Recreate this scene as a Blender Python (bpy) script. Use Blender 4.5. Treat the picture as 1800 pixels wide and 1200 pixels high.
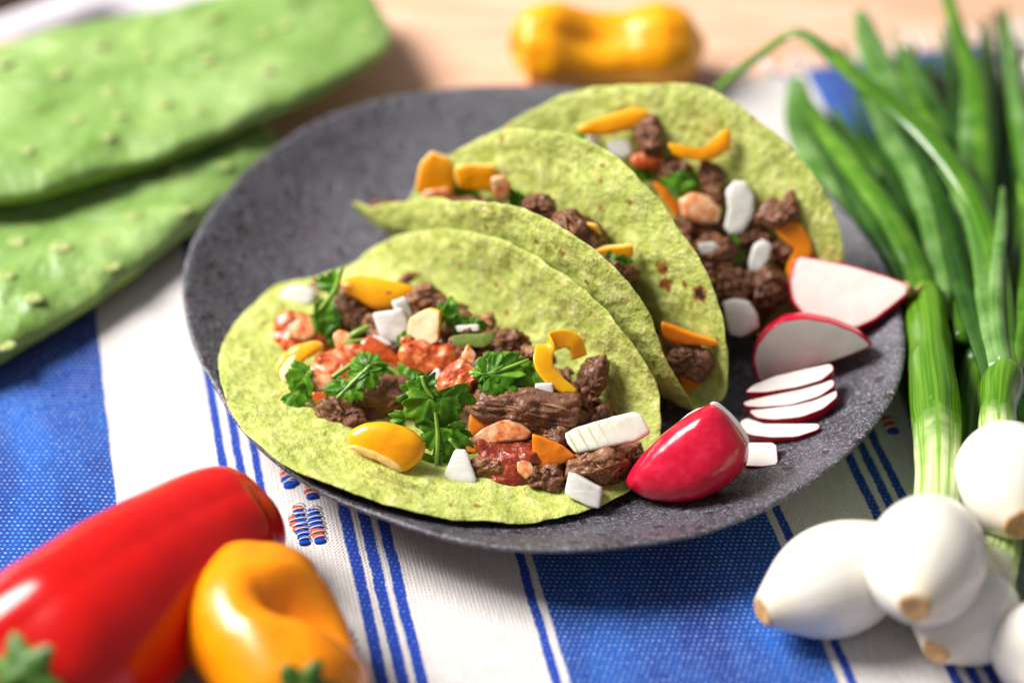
import bpy, math, random
import numpy as np
from mathutils import Vector
random.seed(7); RNG = np.random.default_rng(7)
S = 0.01                      # everything below is laid out in centimetres
scene = bpy.context.scene
for o in list(bpy.data.objects): bpy.data.objects.remove(o)

# ------------------------------------------------------------------ camera
PITCH, DIST, LENS = 41.0, 77.0, 75.0
_p = math.radians(PITCH); FPX = LENS/36*1800
FW = np.array([0, math.cos(_p), -math.sin(_p)]); UP = np.array([0, math.sin(_p), math.cos(_p)]); RT = np.array([1., 0, 0])
CO = np.array([0, 0, 1.]) - FW*DIST
cd = bpy.data.cameras.new('camera'); cam = bpy.data.objects.new('camera', cd); scene.collection.objects.link(cam)
cam.location = CO*S; cam.rotation_euler = (math.radians(90-PITCH), 0, 0)
cd.lens = LENS; cd.sensor_width = 36; cd.clip_start = 0.01; cd.clip_end = 20
cd.dof.use_dof = True; cd.dof.focus_distance = 0.708; cd.dof.aperture_fstop = 3.0; cd.dof.aperture_blades = 0
scene.camera = cam
def ray(x, y):
    d = FW + RT*(x-900)/FPX - UP*(y-600)/FPX; return d/np.linalg.norm(d)
def P(x, y, z):                                   # the point of the place at height z seen at (x, y) of the 1800 x 1200 photograph
    d = ray(x, y); return CO + d*((z-CO[2])/d[2])
def on_plane(x, y, A, N):
    d = ray(x, y); A = np.asarray(A, float); return CO + d*(((A-CO)@N)/(d@N))
def cmpx(pt): return FPX/((np.asarray(pt)-CO)@FW)  # photo pixels per centimetre there

# ------------------------------------------------------------------ light
w = bpy.data.worlds.new('World'); scene.world = w; w.use_nodes = True
bg = w.node_tree.nodes['Background']; bg.inputs[0].default_value = (0.93, 0.95, 1.0, 1); bg.inputs[1].default_value = 0.22
def area(name, az, el, dist, size, power, col):
    ld = bpy.data.lights.new(name, 'AREA'); ld.shape = 'RECTANGLE'; ld.size = size[0]*S; ld.size_y = size[1]*S; ld.energy = power; ld.color = col
    o = bpy.data.objects.new(name, ld); scene.collection.objects.link(o)
    a, e = math.radians(az), math.radians(el)
    d = Vector((math.cos(a)*math.cos(e), math.sin(a)*math.cos(e), math.sin(e)))
    o.location = d*dist*S; o.rotation_euler = d.to_track_quat('Z', 'Y').to_euler(); return o
area('window_light', 162, 45, 190, (85, 95), 89.0, (1, 0.965, 0.92))
vs = scene.view_settings; vs.view_transform = 'Standard'; vs.look = 'None'; vs.gamma = 1; vs.exposure = 0.1
scene.render.engine = 'CYCLES'; scene.cycles.use_denoising = True; scene.cycles.max_bounces = 8

# ------------------------------------------------------------------ noise
def _hash(i, j, k, seed):
    n = (i*374761393 + j*668265263 + k*2147483647*0 + k*1274126177 + seed*974634777) & 0xffffffff
    n = ((n ^ (n >> 13))*1274126177) & 0xffffffff
    n = (n ^ (n >> 16)); n = (n*2246822519) & 0xffffffff; n ^= n >> 15
    return (n & 0xffffff)/float(0xffffff)*2-1
def vn(p, seed=0):
    p = np.asarray(p, float); f = np.floor(p).astype(np.int64); t = p-f; t = t*t*t*(t*(t*6-15)+10)
    r = 0
    for a in (0, 1):
        for b in (0, 1):
            for c in (0, 1):
                w_ = (t[..., 0] if a else 1-t[..., 0])*(t[..., 1] if b else 1-t[..., 1])*(t[..., 2] if c else 1-t[..., 2])
                r = r + w_*_hash(f[..., 0]+a, f[..., 1]+b, f[..., 2]+c, seed)
    return r
def fbm(p, o=4, seed=0, g=.5):
    p = np.asarray(p, float); r = 0; a = 1
    for i in range(o): r = r+a*vn(p*2**i+i*17.3, seed+i); a *= g
    return r
def ridge(p, o=3, seed=0):
    p = np.asarray(p, float); r = 0; a = 1
    for i in range(o): r = r+a*(1-2*np.abs(vn(p*2**i+i*9.1, seed+i))); a *= .5
    return r

# ------------------------------------------------------------------ materials
class G:
    def __init__(s, name):
        s.m = bpy.data.materials.new(name); s.m.use_nodes = True; s.t = s.m.node_tree; s.b = s.t.nodes['Principled BSDF']
        s._o = s._u = None
    def n(s, typ, **kw):
        x = s.t.nodes.new(typ)
        for k, v in kw.items(): setattr(x, k, v)
        return x
    def put(s, sock, v):
        if isinstance(v, bpy.types.NodeSocket): s.t.links.new(v, sock)
        elif isinstance(v, (tuple, list)) and len(v) == 3 and sock.type == 'RGBA': sock.default_value = (*v, 1)
        else: sock.default_value = v
    @property
    def obj(s):
        if s._o is None:
            tc = s.n('ShaderNodeTexCoord'); vm = s.n('ShaderNodeVectorMath', operation='SCALE'); vm.inputs['Scale'].default_value = 100
            s.t.links.new(tc.outputs['Object'], vm.inputs[0]); s._o = vm.outputs[0]
        return s._o
    @property
    def uv(s):
        if s._u is None: s._u = s.n('ShaderNodeTexCoord').outputs['UV']
        return s._u
    def xyz(s, v):
        x = s.n('ShaderNodeSeparateXYZ'); s.put(x.inputs[0], v); return x.outputs
    def scale(s, v, k):
        x = s.n('ShaderNodeVectorMath', operation='MULTIPLY'); s.put(x.inputs[0], v); x.inputs[1].default_value = k; return x.outputs[0]
    def noise(s, sc, det=4, rough=.55, dist=0, vec=None):
        x = s.n('ShaderNodeTexNoise'); s.put(x.inputs['Vector'], vec if vec is not None else s.obj)
        x.inputs['Scale'].default_value = sc; x.inputs['Detail'].default_value = det; x.inputs['Roughness'].default_value = rough; x.inputs['Distortion'].default_value = dist
        return x.outputs[0]
    def vor(s, sc, vec=None, feature='F1', rnd=1, out=0):
        x = s.n('ShaderNodeTexVoronoi', feature=feature); s.put(x.inputs['Vector'], vec if vec is not None else s.obj)
        x.inputs['Scale'].default_value = sc; x.inputs['Randomness'].default_value = rnd; return x.outputs[out]
    def ramp(s, f, st, interp='LINEAR'):
        x = s.n('ShaderNodeValToRGB'); s.put(x.inputs[0], f); e = x.color_ramp.elements; x.color_ramp.interpolation = interp
        for i, (p, c) in enumerate(st):
            el = e[i] if i < 2 else e.new(p)
            el.position = p; el.color = (*c, 1) if isinstance(c, (tuple, list)) else (c, c, c, 1)
        return x.outputs[0]
    def mix(s, f, a, b, mode='MIX'):
        x = s.n('ShaderNodeMix', data_type='RGBA', blend_type=mode); s.put(x.inputs[0], f); s.put(x.inputs[6], a); s.put(x.inputs[7], b); return x.outputs[2]
    def math(s, op, a, b=0., c=None):
        x = s.n('ShaderNodeMath', operation=op); s.put(x.inputs[0], a); s.put(x.inputs[1], b)
        if c is not None: s.put(x.inputs[2], c)
        return x.outputs[0]
    def mrange(s, v, a, b, c=0., d=1.):
        x = s.n('ShaderNodeMapRange'); s.put(x.inputs[0], v)
        for i, k in enumerate((a, b, c, d)): x.inputs[i+1].default_value = k
        return x.outputs[0]
    def bump(s, h, strength=.5, dist=.05):
        x = s.n('ShaderNodeBump'); s.put(x.inputs['Height'], h); x.inputs['Strength'].default_value = strength; x.inputs['Distance'].default_value = dist*S
        s.t.links.new(x.outputs[0], s.b.inputs['Normal']); return x
    def set(s, col=None, rough=.5, spec=.5, sss=0, rad=(1, .6, .4), sc=.3, coat=0, coat_r=.1, sheen=0):
        b = s.b.inputs
        if col is not None: s.put(b['Base Color'], col)
        s.put(b['Roughness'], rough); b['Specular IOR Level'].default_value = spec
        if sss: b['Subsurface Weight'].default_value = sss; b['Subsurface Radius'].default_value = rad; b['Subsurface Scale'].default_value = sc*S
        if coat: b['Coat Weight'].default_value = coat; b['Coat Roughness'].default_value = coat_r
        if sheen: b['Sheen Weight'].default_value = sheen
        return s.m
MT = {}
def mk(name):
    def deco(f):
        g = G(name); MT[name] = f(g) or g.m; return f
    return deco

@mk('corn_tortilla')
def _(g):
    lum = g.noise(1.7, 3, .5); mid = g.noise(3.6, 3, .55); fine = g.noise(9, 3, .6); big = g.noise(.5, 3, .5)
    v = g.math('ADD', g.math('MULTIPLY', lum, .5), g.math('MULTIPLY', mid, .5))
    c = g.ramp(v, [(.34, (.33, .385, .060)), (.45, (.435, .49, .105)), (.54, (.53, .575, .16)), (.66, (.66, .68, .27))])
    c = g.mix(g.mrange(big, .42, .68, 0, .38), c, (.35, .43, .09))
    c = g.mix(g.mrange(fine, .58, .70, 0, .5), c, (.64, .61, .30))
    d1 = g.math('ADD', g.vor(1.15), g.math('MULTIPLY', g.math('SUBTRACT', g.noise(8, 3), .5), .10))
    spots = g.mrange(d1, .10, .18, 1, 0); gate = g.mrange(g.noise(.45, 2), .46, .54)
    c = g.mix(g.math('MULTIPLY', spots, g.math('MULTIPLY', gate, .85)), c, (.28, .10, .02))
    fr = g.mrange(g.noise(4.2, 3, .6), .61, .68)
    c = g.mix(g.math('MULTIPLY', fr, .65), c, (.54, .31, .08))
    at = g.n('ShaderNodeAttribute'); at.attribute_name = 'char'
    br = g.math('ADD', at.outputs['Fac'], g.math('MULTIPLY', g.math('SUBTRACT', g.noise(4.5, 4, .7), .5), 1.5))
    gt = g.mrange(at.outputs['Fac'], .02, .2)
    c = g.mix(g.math('MULTIPLY', g.mrange(br, .36, .58), gt), c, (.24, .085, .014))
    c = g.mix(g.math('MULTIPLY', g.mrange(br, .72, .95), gt), c, (.022, .008, .006))
    h = g.math('ADD', g.math('MULTIPLY', v, 1.6), g.math('MULTIPLY', fine, .28))
    g.bump(h, .7, .16)
    return g.set(c, .58, .35, sss=.15, rad=(1, .9, .3), sc=.15)
@mk('speckled_stoneware')
def _(g):
    a = g.noise(.5, 4, .6); f = g.noise(7, 4, .75); f2 = g.noise(14, 2, .6)
    m = g.math('ADD', g.math('MULTIPLY', f, .6), g.math('MULTIPLY', f2, .4))
    c = g.ramp(m, [(.38, (.013, .011, .013)), (.48, (.036, .033, .040)), (.56, (.105, .10, .128)), (.66, (.38, .37, .44))])
    c = g.mix(g.mrange(a, .46, .68, 0, .35), c, (.15, .145, .18))
    d = g.math('ADD', g.vor(1.25), g.math('MULTIPLY', g.math('SUBTRACT', g.noise(5, 3), .5), .25))
    dk = g.math('MULTIPLY', g.mrange(d, .18, .25, 1, 0), g.mrange(g.noise(.7, 2), .33, .40))
    c = g.mix(g.math('MULTIPLY', dk, .9), c, (.025, .012, .016))
    rd = g.math('MULTIPLY', g.mrange(g.noise(.45, 3, vec=g.scale(g.obj, (1, 1, 1))), .60, .70), g.mrange(f, .5, .6)); c = g.mix(g.math('MULTIPLY', rd, .5), c, (.16, .04, .06))
    g.bump(g.math('ADD', m, g.math('MULTIPLY', dk, -.8)), .6, .08)
    return g.set(c, g.mrange(m, .35, .65, .46, .30), .8)
@mk('unglazed_clay')
def _(g):
    g.bump(g.noise(12, 3), .4, .04); return g.set(g.ramp(g.noise(6, 4), [(.3, (.05, .04, .035)), (.7, (.11, .09, .08))]), .8, .3)
@mk('woven_cotton')
def _(g):
    u, v, _z = g.xyz(g.uv)
    wob = g.math('MULTIPLY', g.math('SUBTRACT', g.noise(.7, 3, vec=g.uv), .5), .16)
    wob2 = g.math('MULTIPLY', g.math('SUBTRACT', g.noise(6, 2, vec=g.uv), .5), .10)
    uu = g.math('ADD', u, g.math('ADD', wob, wob2))
    def band(a, b, soft=.03):
        return g.math('MULTIPLY', g.mrange(uu, a-soft, a+soft), g.mrange(uu, b-soft, b+soft, 1, 0))
    wide = None; thin = None
    for a, b in ((-23.5, -14.94), (-1.50, 6.80), (16.6, 24.9)):
        x = band(a, b); wide = x if wide is None else g.math('MAXIMUM', wide, x)
    for a, b in ((-11.30, -11.0), (-10.72, -10.42), (-10.12, -9.84), (-7.52, -7.12), (-6.9, -6.5), (-6.28, -5.9), (-2.06, -1.75), (7.06, 7.36),
                 (10.32, 10.66), (10.92, 11.26), (11.5, 11.82), (15.6, 15.8), (25.2, 25.4)):
        x = band(a, b); thin = x if thin is None else g.math('MAXIMUM', thin, x)
    # weft over warp: rows across, offset by half a thread on every other row
    row = g.math('MULTIPLY', v, 5.6); par = g.math('FLOOR', row)
    off = g.math('MULTIPLY', g.math('MODULO', g.math('ABSOLUTE', par), 2.), .5)
    col = g.math('ADD', g.math('MULTIPLY', g.math('ADD', u, g.math('MULTIPLY', wob2, .3)), 5.3), off)
    fr = g.math('SUBTRACT', g.math('FRACT', g.math('ADD', col, 1000.)), .5); fv = g.math('SUBTRACT', g.math('FRACT', g.math('ADD', row, 1000.)), .5)
    ell = g.math('ADD', g.math('POWER', g.math('MULTIPLY', g.math('ABSOLUTE', fr), 2.9), 2.), g.math('POWER', g.math('MULTIPLY', g.math('ABSOLUTE', fv), 3.6), 2.))
    knot = g.mrange(ell, .35, 1.0, 1, 0)
    ribs = g.math('SINE', g.math('MULTIPLY', u, 2*math.pi*7.5)); cross = g.math('SINE', g.math('MULTIPLY', v, 2*math.pi*7.2))
    jit = g.noise(7, 3, .6, vec=g.uv)
    # colours of the yarns
    blot = g.noise(.35, 4, .6, vec=g.scale(g.uv, (1, .35, 1)))
    blue = g.mix(g.mrange(blot, .38, .66), (.003, .036, .25), (.006, .12, .52))
    blue = g.mix(g.mrange(g.noise(22, 2, .6, vec=g.scale(g.uv, (1, .3, 1))), .4, .7, 0, .6), blue, (.004, .02, .17))
    ktint = g.mix(jit, (.12, .28, .70), (.54, .62, .82))
    blue_w = g.mix(g.math('MULTIPLY', knot, g.mrange(jit, .36, .62, .08, .85)), blue, ktint)
    thin_c = g.mix(g.math('MULTIPLY', knot, g.mrange(jit, .45, .68, 0, .7)), (.008, .045, .36), (.25, .40, .8))
    white = g.mix(g.mrange(g.noise(11, 3, .6, vec=g.scale(g.uv, (1, .12, 1))), .34, .7), (.61, .565, .545), (.73, .70, .685))
    white = g.mix(g.math('MULTIPLY', g.mrange(g.noise(1.3, 2, vec=g.uv), .68, .8), .25), white, (.66, .52, .38))
    c = g.mix(thin, white, thin_c); c = g.mix(wide, c, blue_w)
    hw = g.math('ADD', g.math('MULTIPLY', ribs, .22), g.math('MULTIPLY', g.math('MULTIPLY', ribs, cross), .42))
    hw = g.math('ADD', hw, g.math('MULTIPLY', jit, 1.2))
    hb = g.math('ADD', g.math('MULTIPLY', knot, 1.6), g.math('MULTIPLY', jit, .7))
    mx = g.n('ShaderNodeMix', data_type='FLOAT'); g.put(mx.inputs[0], g.math('MAXIMUM', wide, thin)); g.put(mx.inputs[2], hw); g.put(mx.inputs[3], hb)
    g.bump(mx.outputs[0], .55, .055)
    return g.set(c, .85, .15, sheen=.15)
def plain(name, stops, nsc=3, rough=.5, spec=.5, bump=0, bsc=8, bdist=.05, **kw):
    g = G(name); c = g.ramp(g.noise(nsc, 4, .6), stops)
    if bump: g.bump(g.noise(bsc, 3, .6), bump, bdist)
    MT[name] = g.set(c, rough, spec, **kw)
plain('white_yarn', [(.3, (.66, .62, .60)), (.7, (.82, .79, .78))], 8, .9, .1, .5, 20)
plain('blue_yarn', [(.3, (.006, .05, .38)), (.7, (.01, .09, .55))], 8, .85, .15, .6, 22)
plain('red_yarn', [(.3, (.45, .05, .035)), (.7, (.66, .13, .09))], 8, .85, .15, .6, 22)
@mk('maple_board')
def _(g):
    v = g.scale(g.obj, (.10, 1.1, 1)); a = g.noise(1.2, 5, .6, .6, vec=v); f = g.noise(6, 4, .6, vec=g.scale(g.obj, (.05, 1.6, 1)))
    c = g.ramp(a, [(.3, (.58, .31, .19)), (.5, (.71, .44, .30)), (.7, (.78, .54, .41))])
    c = g.mix(g.mrange(f, .5, .75, 0, .35), c, (.50, .26, .13))
    g.bump(f, .2, .03); return g.set(c, .45, .4)
plain('pale_tabletop', [(.3, (.50, .46, .51)), (.7, (.58, .54, .59))], .5, .6, .3)
plain('dark_walnut', [(.3, (.05, .03, .022)), (.7, (.11, .07, .05))], .6, .5, .3)
def beefmat(name, st, dark):
    g = G(name); a = g.noise(1.4, 4, .65); w_ = g.noise(2.2, 3, .6)
    f = g.noise(9, 4, .7, .8); at = g.n('ShaderNodeAttribute'); at.attribute_name = 'tone'
    c = g.ramp(g.math('ADD', g.math('MULTIPLY', f, .5), g.math('MULTIPLY', at.outputs['Fac'], .5)), st)
    c = g.mix(g.mrange(a, .46, .68, 0, .55), c, dark)
    c = g.mix(g.mrange(w_, .56, .70, 0, .5), c, (.44, .19, .07))
    g.bump(g.math('ADD', f, g.math('MULTIPLY', g.noise(22, 2, .6), .4)), .6, .12)
    MT[name] = g.set(c, g.mrange(g.noise(3.5, 3), .40, .60, .16, .44), .5, sss=.10, rad=(1, .35, .2), sc=.08, coat=.22, coat_r=.14)
beefmat('braised_beef', [(.26, (.030, .007, .002)), (.42, (.105, .028, .007)), (.56, (.22, .070, .019)), (.76, (.48, .22, .085))], (.055, .014, .004))
beefmat('pale_beef', [(.26, (.06, .016, .005)), (.42, (.17, .055, .018)), (.56, (.32, .125, .045)), (.76, (.58, .33, .16))], (.11, .033, .010))
plain('yellow_skin', [(.3, (.88, .33, .003)), (.7, (.94, .43, .006))], 1.2, .26, .45, .05, 5, sss=.5, rad=(1, .55, .08), sc=.7)
plain('orange_skin', [(.3, (.84, .23, .002)), (.7, (.90, .31, .003))], 1.2, .24, .45, .05, 5, sss=.4, rad=(1, .4, .05), sc=.6)
plain('deep_orange_skin', [(.3, (.70, .16, .004)), (.7, (.80, .24, .006))], 2, .3, .5, .1, 7, sss=.2, rad=(1, .4, .05), sc=.3)
plain('pepper_flesh', [(.3, (.84, .50, .10)), (.7, (.90, .66, .26))], 3, .35, .5, .25, 9, sss=.25, rad=(1, .6, .2), sc=.3)
plain('pale_pepper_flesh', [(.3, (.90, .66, .36)), (.7, (.93, .77, .54))], 3, .38, .5, .2, 9, sss=.25, rad=(1, .6, .3), sc=.3)
plain('red_skin', [(.3, (.50, .003, .003)), (.7, (.60, .006, .004))], .8, .20, .45, .03, 3)
plain('radish_skin', [(.25, (.50, .002, .026)), (.5, (.60, .006, .034)), (.72, (.66, .022, .06)), (.82, (.70, .13, .14))], 2.8, .22, .5, .10, 3)
plain('radish_flesh', [(.3, (.74, .65, .61)), (.7, (.83, .77, .73))], 1.4, .36, .45, .12, 12, sss=.5, rad=(1, .75, .7), sc=.4)
@mk('raw_onion')
def _(g):
    l = g.noise(3, 3, .5, .2, vec=g.scale(g.obj, (.5, 2.2, 1)))
    c = g.ramp(l, [(.3, (.76, .735, .68)), (.7, (.88, .865, .83))])
    g.bump(g.noise(7, 2, .5, vec=g.scale(g.obj, (.4, 2, 1))), .2, .05)
    g.b.inputs['Transmission Weight'].default_value = .15; g.b.inputs['IOR'].default_value = 1.2
    return g.set(c, .28, .5, sss=.4, rad=(1, .95, .8), sc=.35)
@mk('veined_onion')
def _(g):
    u, v, _z = g.xyz(g.uv)
    s_ = g.math('SINE', g.math('ADD', g.math('MULTIPLY', u, 42.), g.math('MULTIPLY', v, 16.)))
    m = g.math('MULTIPLY', g.mrange(s_, .72, .98), g.mrange(u, .25, .62, 1, 0))
    c = g.mix(g.math('MULTIPLY', m, .75), g.ramp(g.noise(2, 3), [(.3, (.72, .68, .57)), (.7, (.82, .79, .72))]), (.36, .44, .10))
    g.bump(g.noise(12, 3), .25, .04)
    return g.set(c, .3, .5, sss=.4, rad=(1, .95, .7), sc=.35)
plain('sauced_onion', [(.34, (.58, .12, .03)), (.46, (.74, .31, .12)), (.62, (.82, .55, .36))], 2.6, .25, .5, .2, 8, sss=.35, rad=(1, .5, .3), sc=.3)
@mk('tomato_salsa')
def _(g):
    a = g.noise(3.2, 4, .6); c = g.ramp(a, [(.32, (.20, .016, .004)), (.45, (.43, .060, .012)), (.57, (.60, .14, .030)), (.72, (.76, .36, .14))])
    g.bump(g.math('ADD', g.noise(3.5, 4, .6), g.math('MULTIPLY', g.noise(11, 3), .2)), .3, .12)
    return g.set(c, g.mrange(a, .4, .6, .18, .38), .6, sss=.3, rad=(1, .3, .1), sc=.25)
plain('dark_salsa', [(.3, (.13, .014, .006)), (.5, (.28, .035, .012)), (.75, (.46, .10, .04))], 3, .18, .6, .6, 7, .09)
plain('roasted_chile', [(.3, (.36, .035, .008)), (.6, (.58, .10, .015)), (.75, (.62, .20, .04))], 1.5, .18, .6, .3, 8)
@mk('cilantro_leaf')
def _(g):
    u, v, _z = g.xyz(g.uv)                     # u: along a rib, v: across the lobes
    vein = g.mrange(g.math('ABSOLUTE', g.math('SINE', g.math('MULTIPLY', v, 11.))), .0, .16, 1, 0)
    c = g.ramp(g.noise(2.5, 4, .6), [(.3, (.040, .15, .003)), (.5, (.095, .29, .008)), (.72, (.24, .50, .025))])
    c = g.mix(g.math('MULTIPLY', vein, .45), c, (.16, .40, .05))
    g.bump(g.math('ADD', g.noise(9, 3), g.math('MULTIPLY', vein, -.8)), .45, .05)
    g.b.inputs['Transmission Weight'].default_value = 0
    m_ = g.set(c, .40, .4)
    tr = g.n('ShaderNodeBsdfTranslucent'); g.put(tr.inputs[0], g.mix(.5, c, (.30, .60, .02))); ms = g.n('ShaderNodeMixShader'); ms.inputs[0].default_value = .32
    out = g.t.nodes['Material Output']; g.t.links.new(g.b.outputs[0], ms.inputs[1]); g.t.links.new(tr.outputs[0], ms.inputs[2]); g.t.links.new(ms.outputs[0], out.inputs[0])
    return m_
plain('cilantro_stem', [(.3, (.16, .32, .03)), (.7, (.30, .46, .08))], 2, .3, .5, .15, 9, sss=.15, rad=(.5, 1, .2), sc=.2)
plain('olive_leaf', [(.3, (.10, .16, .02)), (.7, (.22, .27, .05))], 2, .35, .5, .25, 9)
@mk('cactus_skin')
def _(g):
    a = g.noise(.35, 4, .55); f = g.noise(7, 3, .6)
    c = g.ramp(a, [(.3, (.135, .255, .045)), (.5, (.205, .335, .085)), (.72, (.32, .45, .16))])
    c = g.mix(g.mrange(g.noise(.9, 3), .60, .72, 0, .4), c, (.42, .55, .14))
    c = g.mix(g.mrange(f, .5, .75, 0, .2), c, (.36, .54, .16))
    g.bump(g.math('ADD', g.math('MULTIPLY', g.noise(1.1, 3), 1.5), g.math('MULTIPLY', f, .3)), .5, .2)
    return g.set(c, .36, .5, sss=.15, rad=(.5, 1, .2), sc=.5)
plain('cactus_rim', [(.3, (.10, .22, .012)), (.7, (.22, .35, .03))], .8, .4, .5, .3, 4, sss=.2, rad=(.5, 1, .1), sc=.5)
plain('cactus_areole', [(.3, (.26, .35, .10)), (.5, (.33, .40, .14)), (.66, (.33, .31, .08)), (.8, (.24, .15, .04))], 3, .7, .3, .6, 8)
@mk('onion_bulb')
def _(g):
    u, v, _z = g.xyz(g.uv)                     # v along the axis, u around
    l = g.noise(2.0, 3, .5, vec=g.scale(g.uv, (26, .6, 1)))
    c = g.ramp(l, [(.22, (.74, .685, .60)), (.78, (.86, .825, .765))])
    c = g.mix(g.mrange(v, .80, 1.0, 0, .6), c, (.62, .74, .30))
    c = g.mix(g.mrange(v, .03, .16, .5, 0), c, (.80, .68, .46))
    g.bump(l, .10, .04)
    return g.set(c, .24, .5, sss=.4, rad=(1, .9, .7), sc=.7, coat=.2)
plain('root_scar', [(.3, (.52, .27, .10)), (.55, (.66, .40, .18)), (.75, (.74, .52, .30))], 3, .75, .3, .8, 9, .1)
@mk('scallion_stalk')
def _(g):
    u, v, _z = g.xyz(g.uv)
    lines = g.noise(3.2, 2, .5, vec=g.scale(g.uv, (14, .5, 1)))
    c0 = g.mix(g.mrange(lines, .47, .58), (.62, .72, .36), (.22, .40, .035))
    c1 = g.mix(g.mrange(lines, .4, .62), (.060, .18, .006), (.125, .28, .014))
    c = g.mix(g.mrange(g.math('ADD', v, g.math('MULTIPLY', g.math('SUBTRACT', g.noise(1.5, 3), .5), .25)), .16, .40), c0, c1)
    g.bump(g.math('ADD', lines, g.math('MULTIPLY', g.noise(3, 3, .6), .6)), .35, .08)
    return g.set(c, .24, .5, sss=.15, rad=(.4, 1, .1), sc=.3, coat=.2)
def leafmat(name, a, b, c_):
    g = G(name); l = g.noise(3.2, 2, .5, vec=g.scale(g.uv, (10, .25, 1))); k = g.noise(.6, 3)
    c = g.mix(g.mrange(l, .35, .65), a, b); c = g.mix(g.mrange(k, .45, .7, 0, .8), c, c_)
    g.bump(l, .22, .06); MT[name] = g.set(c, .22, .55, sss=.12, rad=(.4, 1, .1), sc=.25)
leafmat('fresh_scallion_leaf', (.038, .13, .004), (.075, .21, .010), (.15, .31, .028))
leafmat('dark_shaded_scallion_leaf', (.010, .044, .003), (.022, .078, .006), (.042, .125, .013))  # dark leaf green, with the shade deep in the heap put into its colour
leafmat('bluish_scallion_leaf', (.05, .15, .018), (.11, .24, .045), (.24, .40, .14))
plain('pepper_stem_green', [(.3, (.025, .085, .006)), (.6, (.07, .17, .015)), (.8, (.16, .26, .04))], 2.5, .45, .4, .5, 5, .1)
plain('dry_root', [(.3, (.30, .17, .07)), (.7, (.52, .34, .17))], 4, .8, .2, .6, 10)

# ------------------------------------------------------------------ object helpers
def tag(o, label=None, cat=None, group=None, kind=None):
    if label: o['label'] = label
    if cat: o['category'] = cat
    if group: o['group'] = group
    if kind: o['kind'] = kind
    return o
def thing(name, label, cat, loc, group=None):
    o = bpy.data.objects.new(name, None); scene.collection.objects.link(o); o.location = Vector(loc)*S; o.empty_display_size = .01
    return tag(o, label, cat, group)
def mobj(name, V, F, mats, parent=None, mi=None, uv=None, smooth=True, attr=None, loc=None):
    V = np.asarray(V, float)
    if parent is not None: base = np.array(parent.location)/S; 
    else: base = np.array([V[:, 0].mean(), V[:, 1].mean(), V[:, 2].min()]) if loc is None else np.array(loc, float)
    pp = parent
    if parent is not None and parent.parent is not None: base = base+np.array(parent.parent.location)/S
    me = bpy.data.meshes.new(name); me.from_pydata(((V-base)*S).tolist(), [], [tuple(int(i) for i in f) for f in F])
    for m in (mats if isinstance(mats, (list, tuple)) else [mats]): me.materials.append(MT[m])
    if mi is not None: me.polygons.foreach_set('material_index', np.asarray(mi, np.int32))
    if uv is not None:
        l = me.uv_layers.new(name='UVMap'); idx = np.empty(len(me.loops), np.int32); me.loops.foreach_get('vertex_index', idx)
        l.data.foreach_set('uv', np.asarray(uv, np.float32)[idx].ravel())
    if attr:
        for k, a in attr.items():
            x = me.attributes.new(k, 'FLOAT', 'POINT'); x.data.foreach_set('value', np.asarray(a, np.float32))
    if smooth: me.polygons.foreach_set('use_smooth', np.ones(len(me.polygons), bool))
    me.update(); o = bpy.data.objects.new(name, me); scene.collection.objects.link(o)
    if pp is not None: o.parent = pp
    else: o.location = Vector(base)*S
    return o
def grid_faces(nu, nv, wrap_u=False, off=0):
    F = []
    for j in range(nv-1):
        for i in range(nu if wrap_u else nu-1):
            a = j*nu+i; b = j*nu+(i+1) % nu; F.append((off+a, off+b, off+b+nu, off+a+nu))
    return F
def unit(v): v = np.asarray(v, float); return v/np.linalg.norm(v)
def catmull(P_, sub=8, closed=False):
    P_ = np.asarray(P_, float)
    E = np.vstack([P_[-1], P_, P_[0], P_[1]]) if closed else np.vstack([2*P_[0]-P_[1], P_, 2*P_[-1]-P_[-2]])
    out = []
    for i in range(1, len(E)-2):
        for t in np.linspace(0, 1, sub, endpoint=False):
            a, b, d, e = E[i-1], E[i], E[i+1], E[i+2]
            out.append(.5*((2*b)+(d-a)*t+(2*a-5*b+4*d-e)*t*t+(-a+3*b-3*d+e)*t**3))
    if not closed: out.append(P_[-1])
    return np.array(out)
def chaikin(Q, it=1, k=.25):
    for _ in range(it):
        N = np.roll(Q, -1, 0); R = np.empty((2*len(Q), Q.shape[1])); R[0::2] = Q*(1-k)+N*k; R[1::2] = Q*k+N*(1-k); Q = R
    return Q
def resample(Q, n, closed=True):
    Q = np.asarray(Q, float); E = np.vstack([Q, Q[:1]]) if closed else Q
    s = np.r_[0, np.cumsum(np.linalg.norm(np.diff(E, axis=0), axis=1))]
    t = np.linspace(0, s[-1], n, endpoint=not closed)
    return np.stack([np.interp(t, s, E[:, k]) for k in range(E.shape[1])], 1)
TOCAM = unit(CO)
def frame(N):
    N = unit(N); e1 = unit(np.cross([0, 0, 1], N)) if abs(N[2]) < .97 else np.array([1., 0, 0]); return e1, np.cross(N, e1), N

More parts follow.
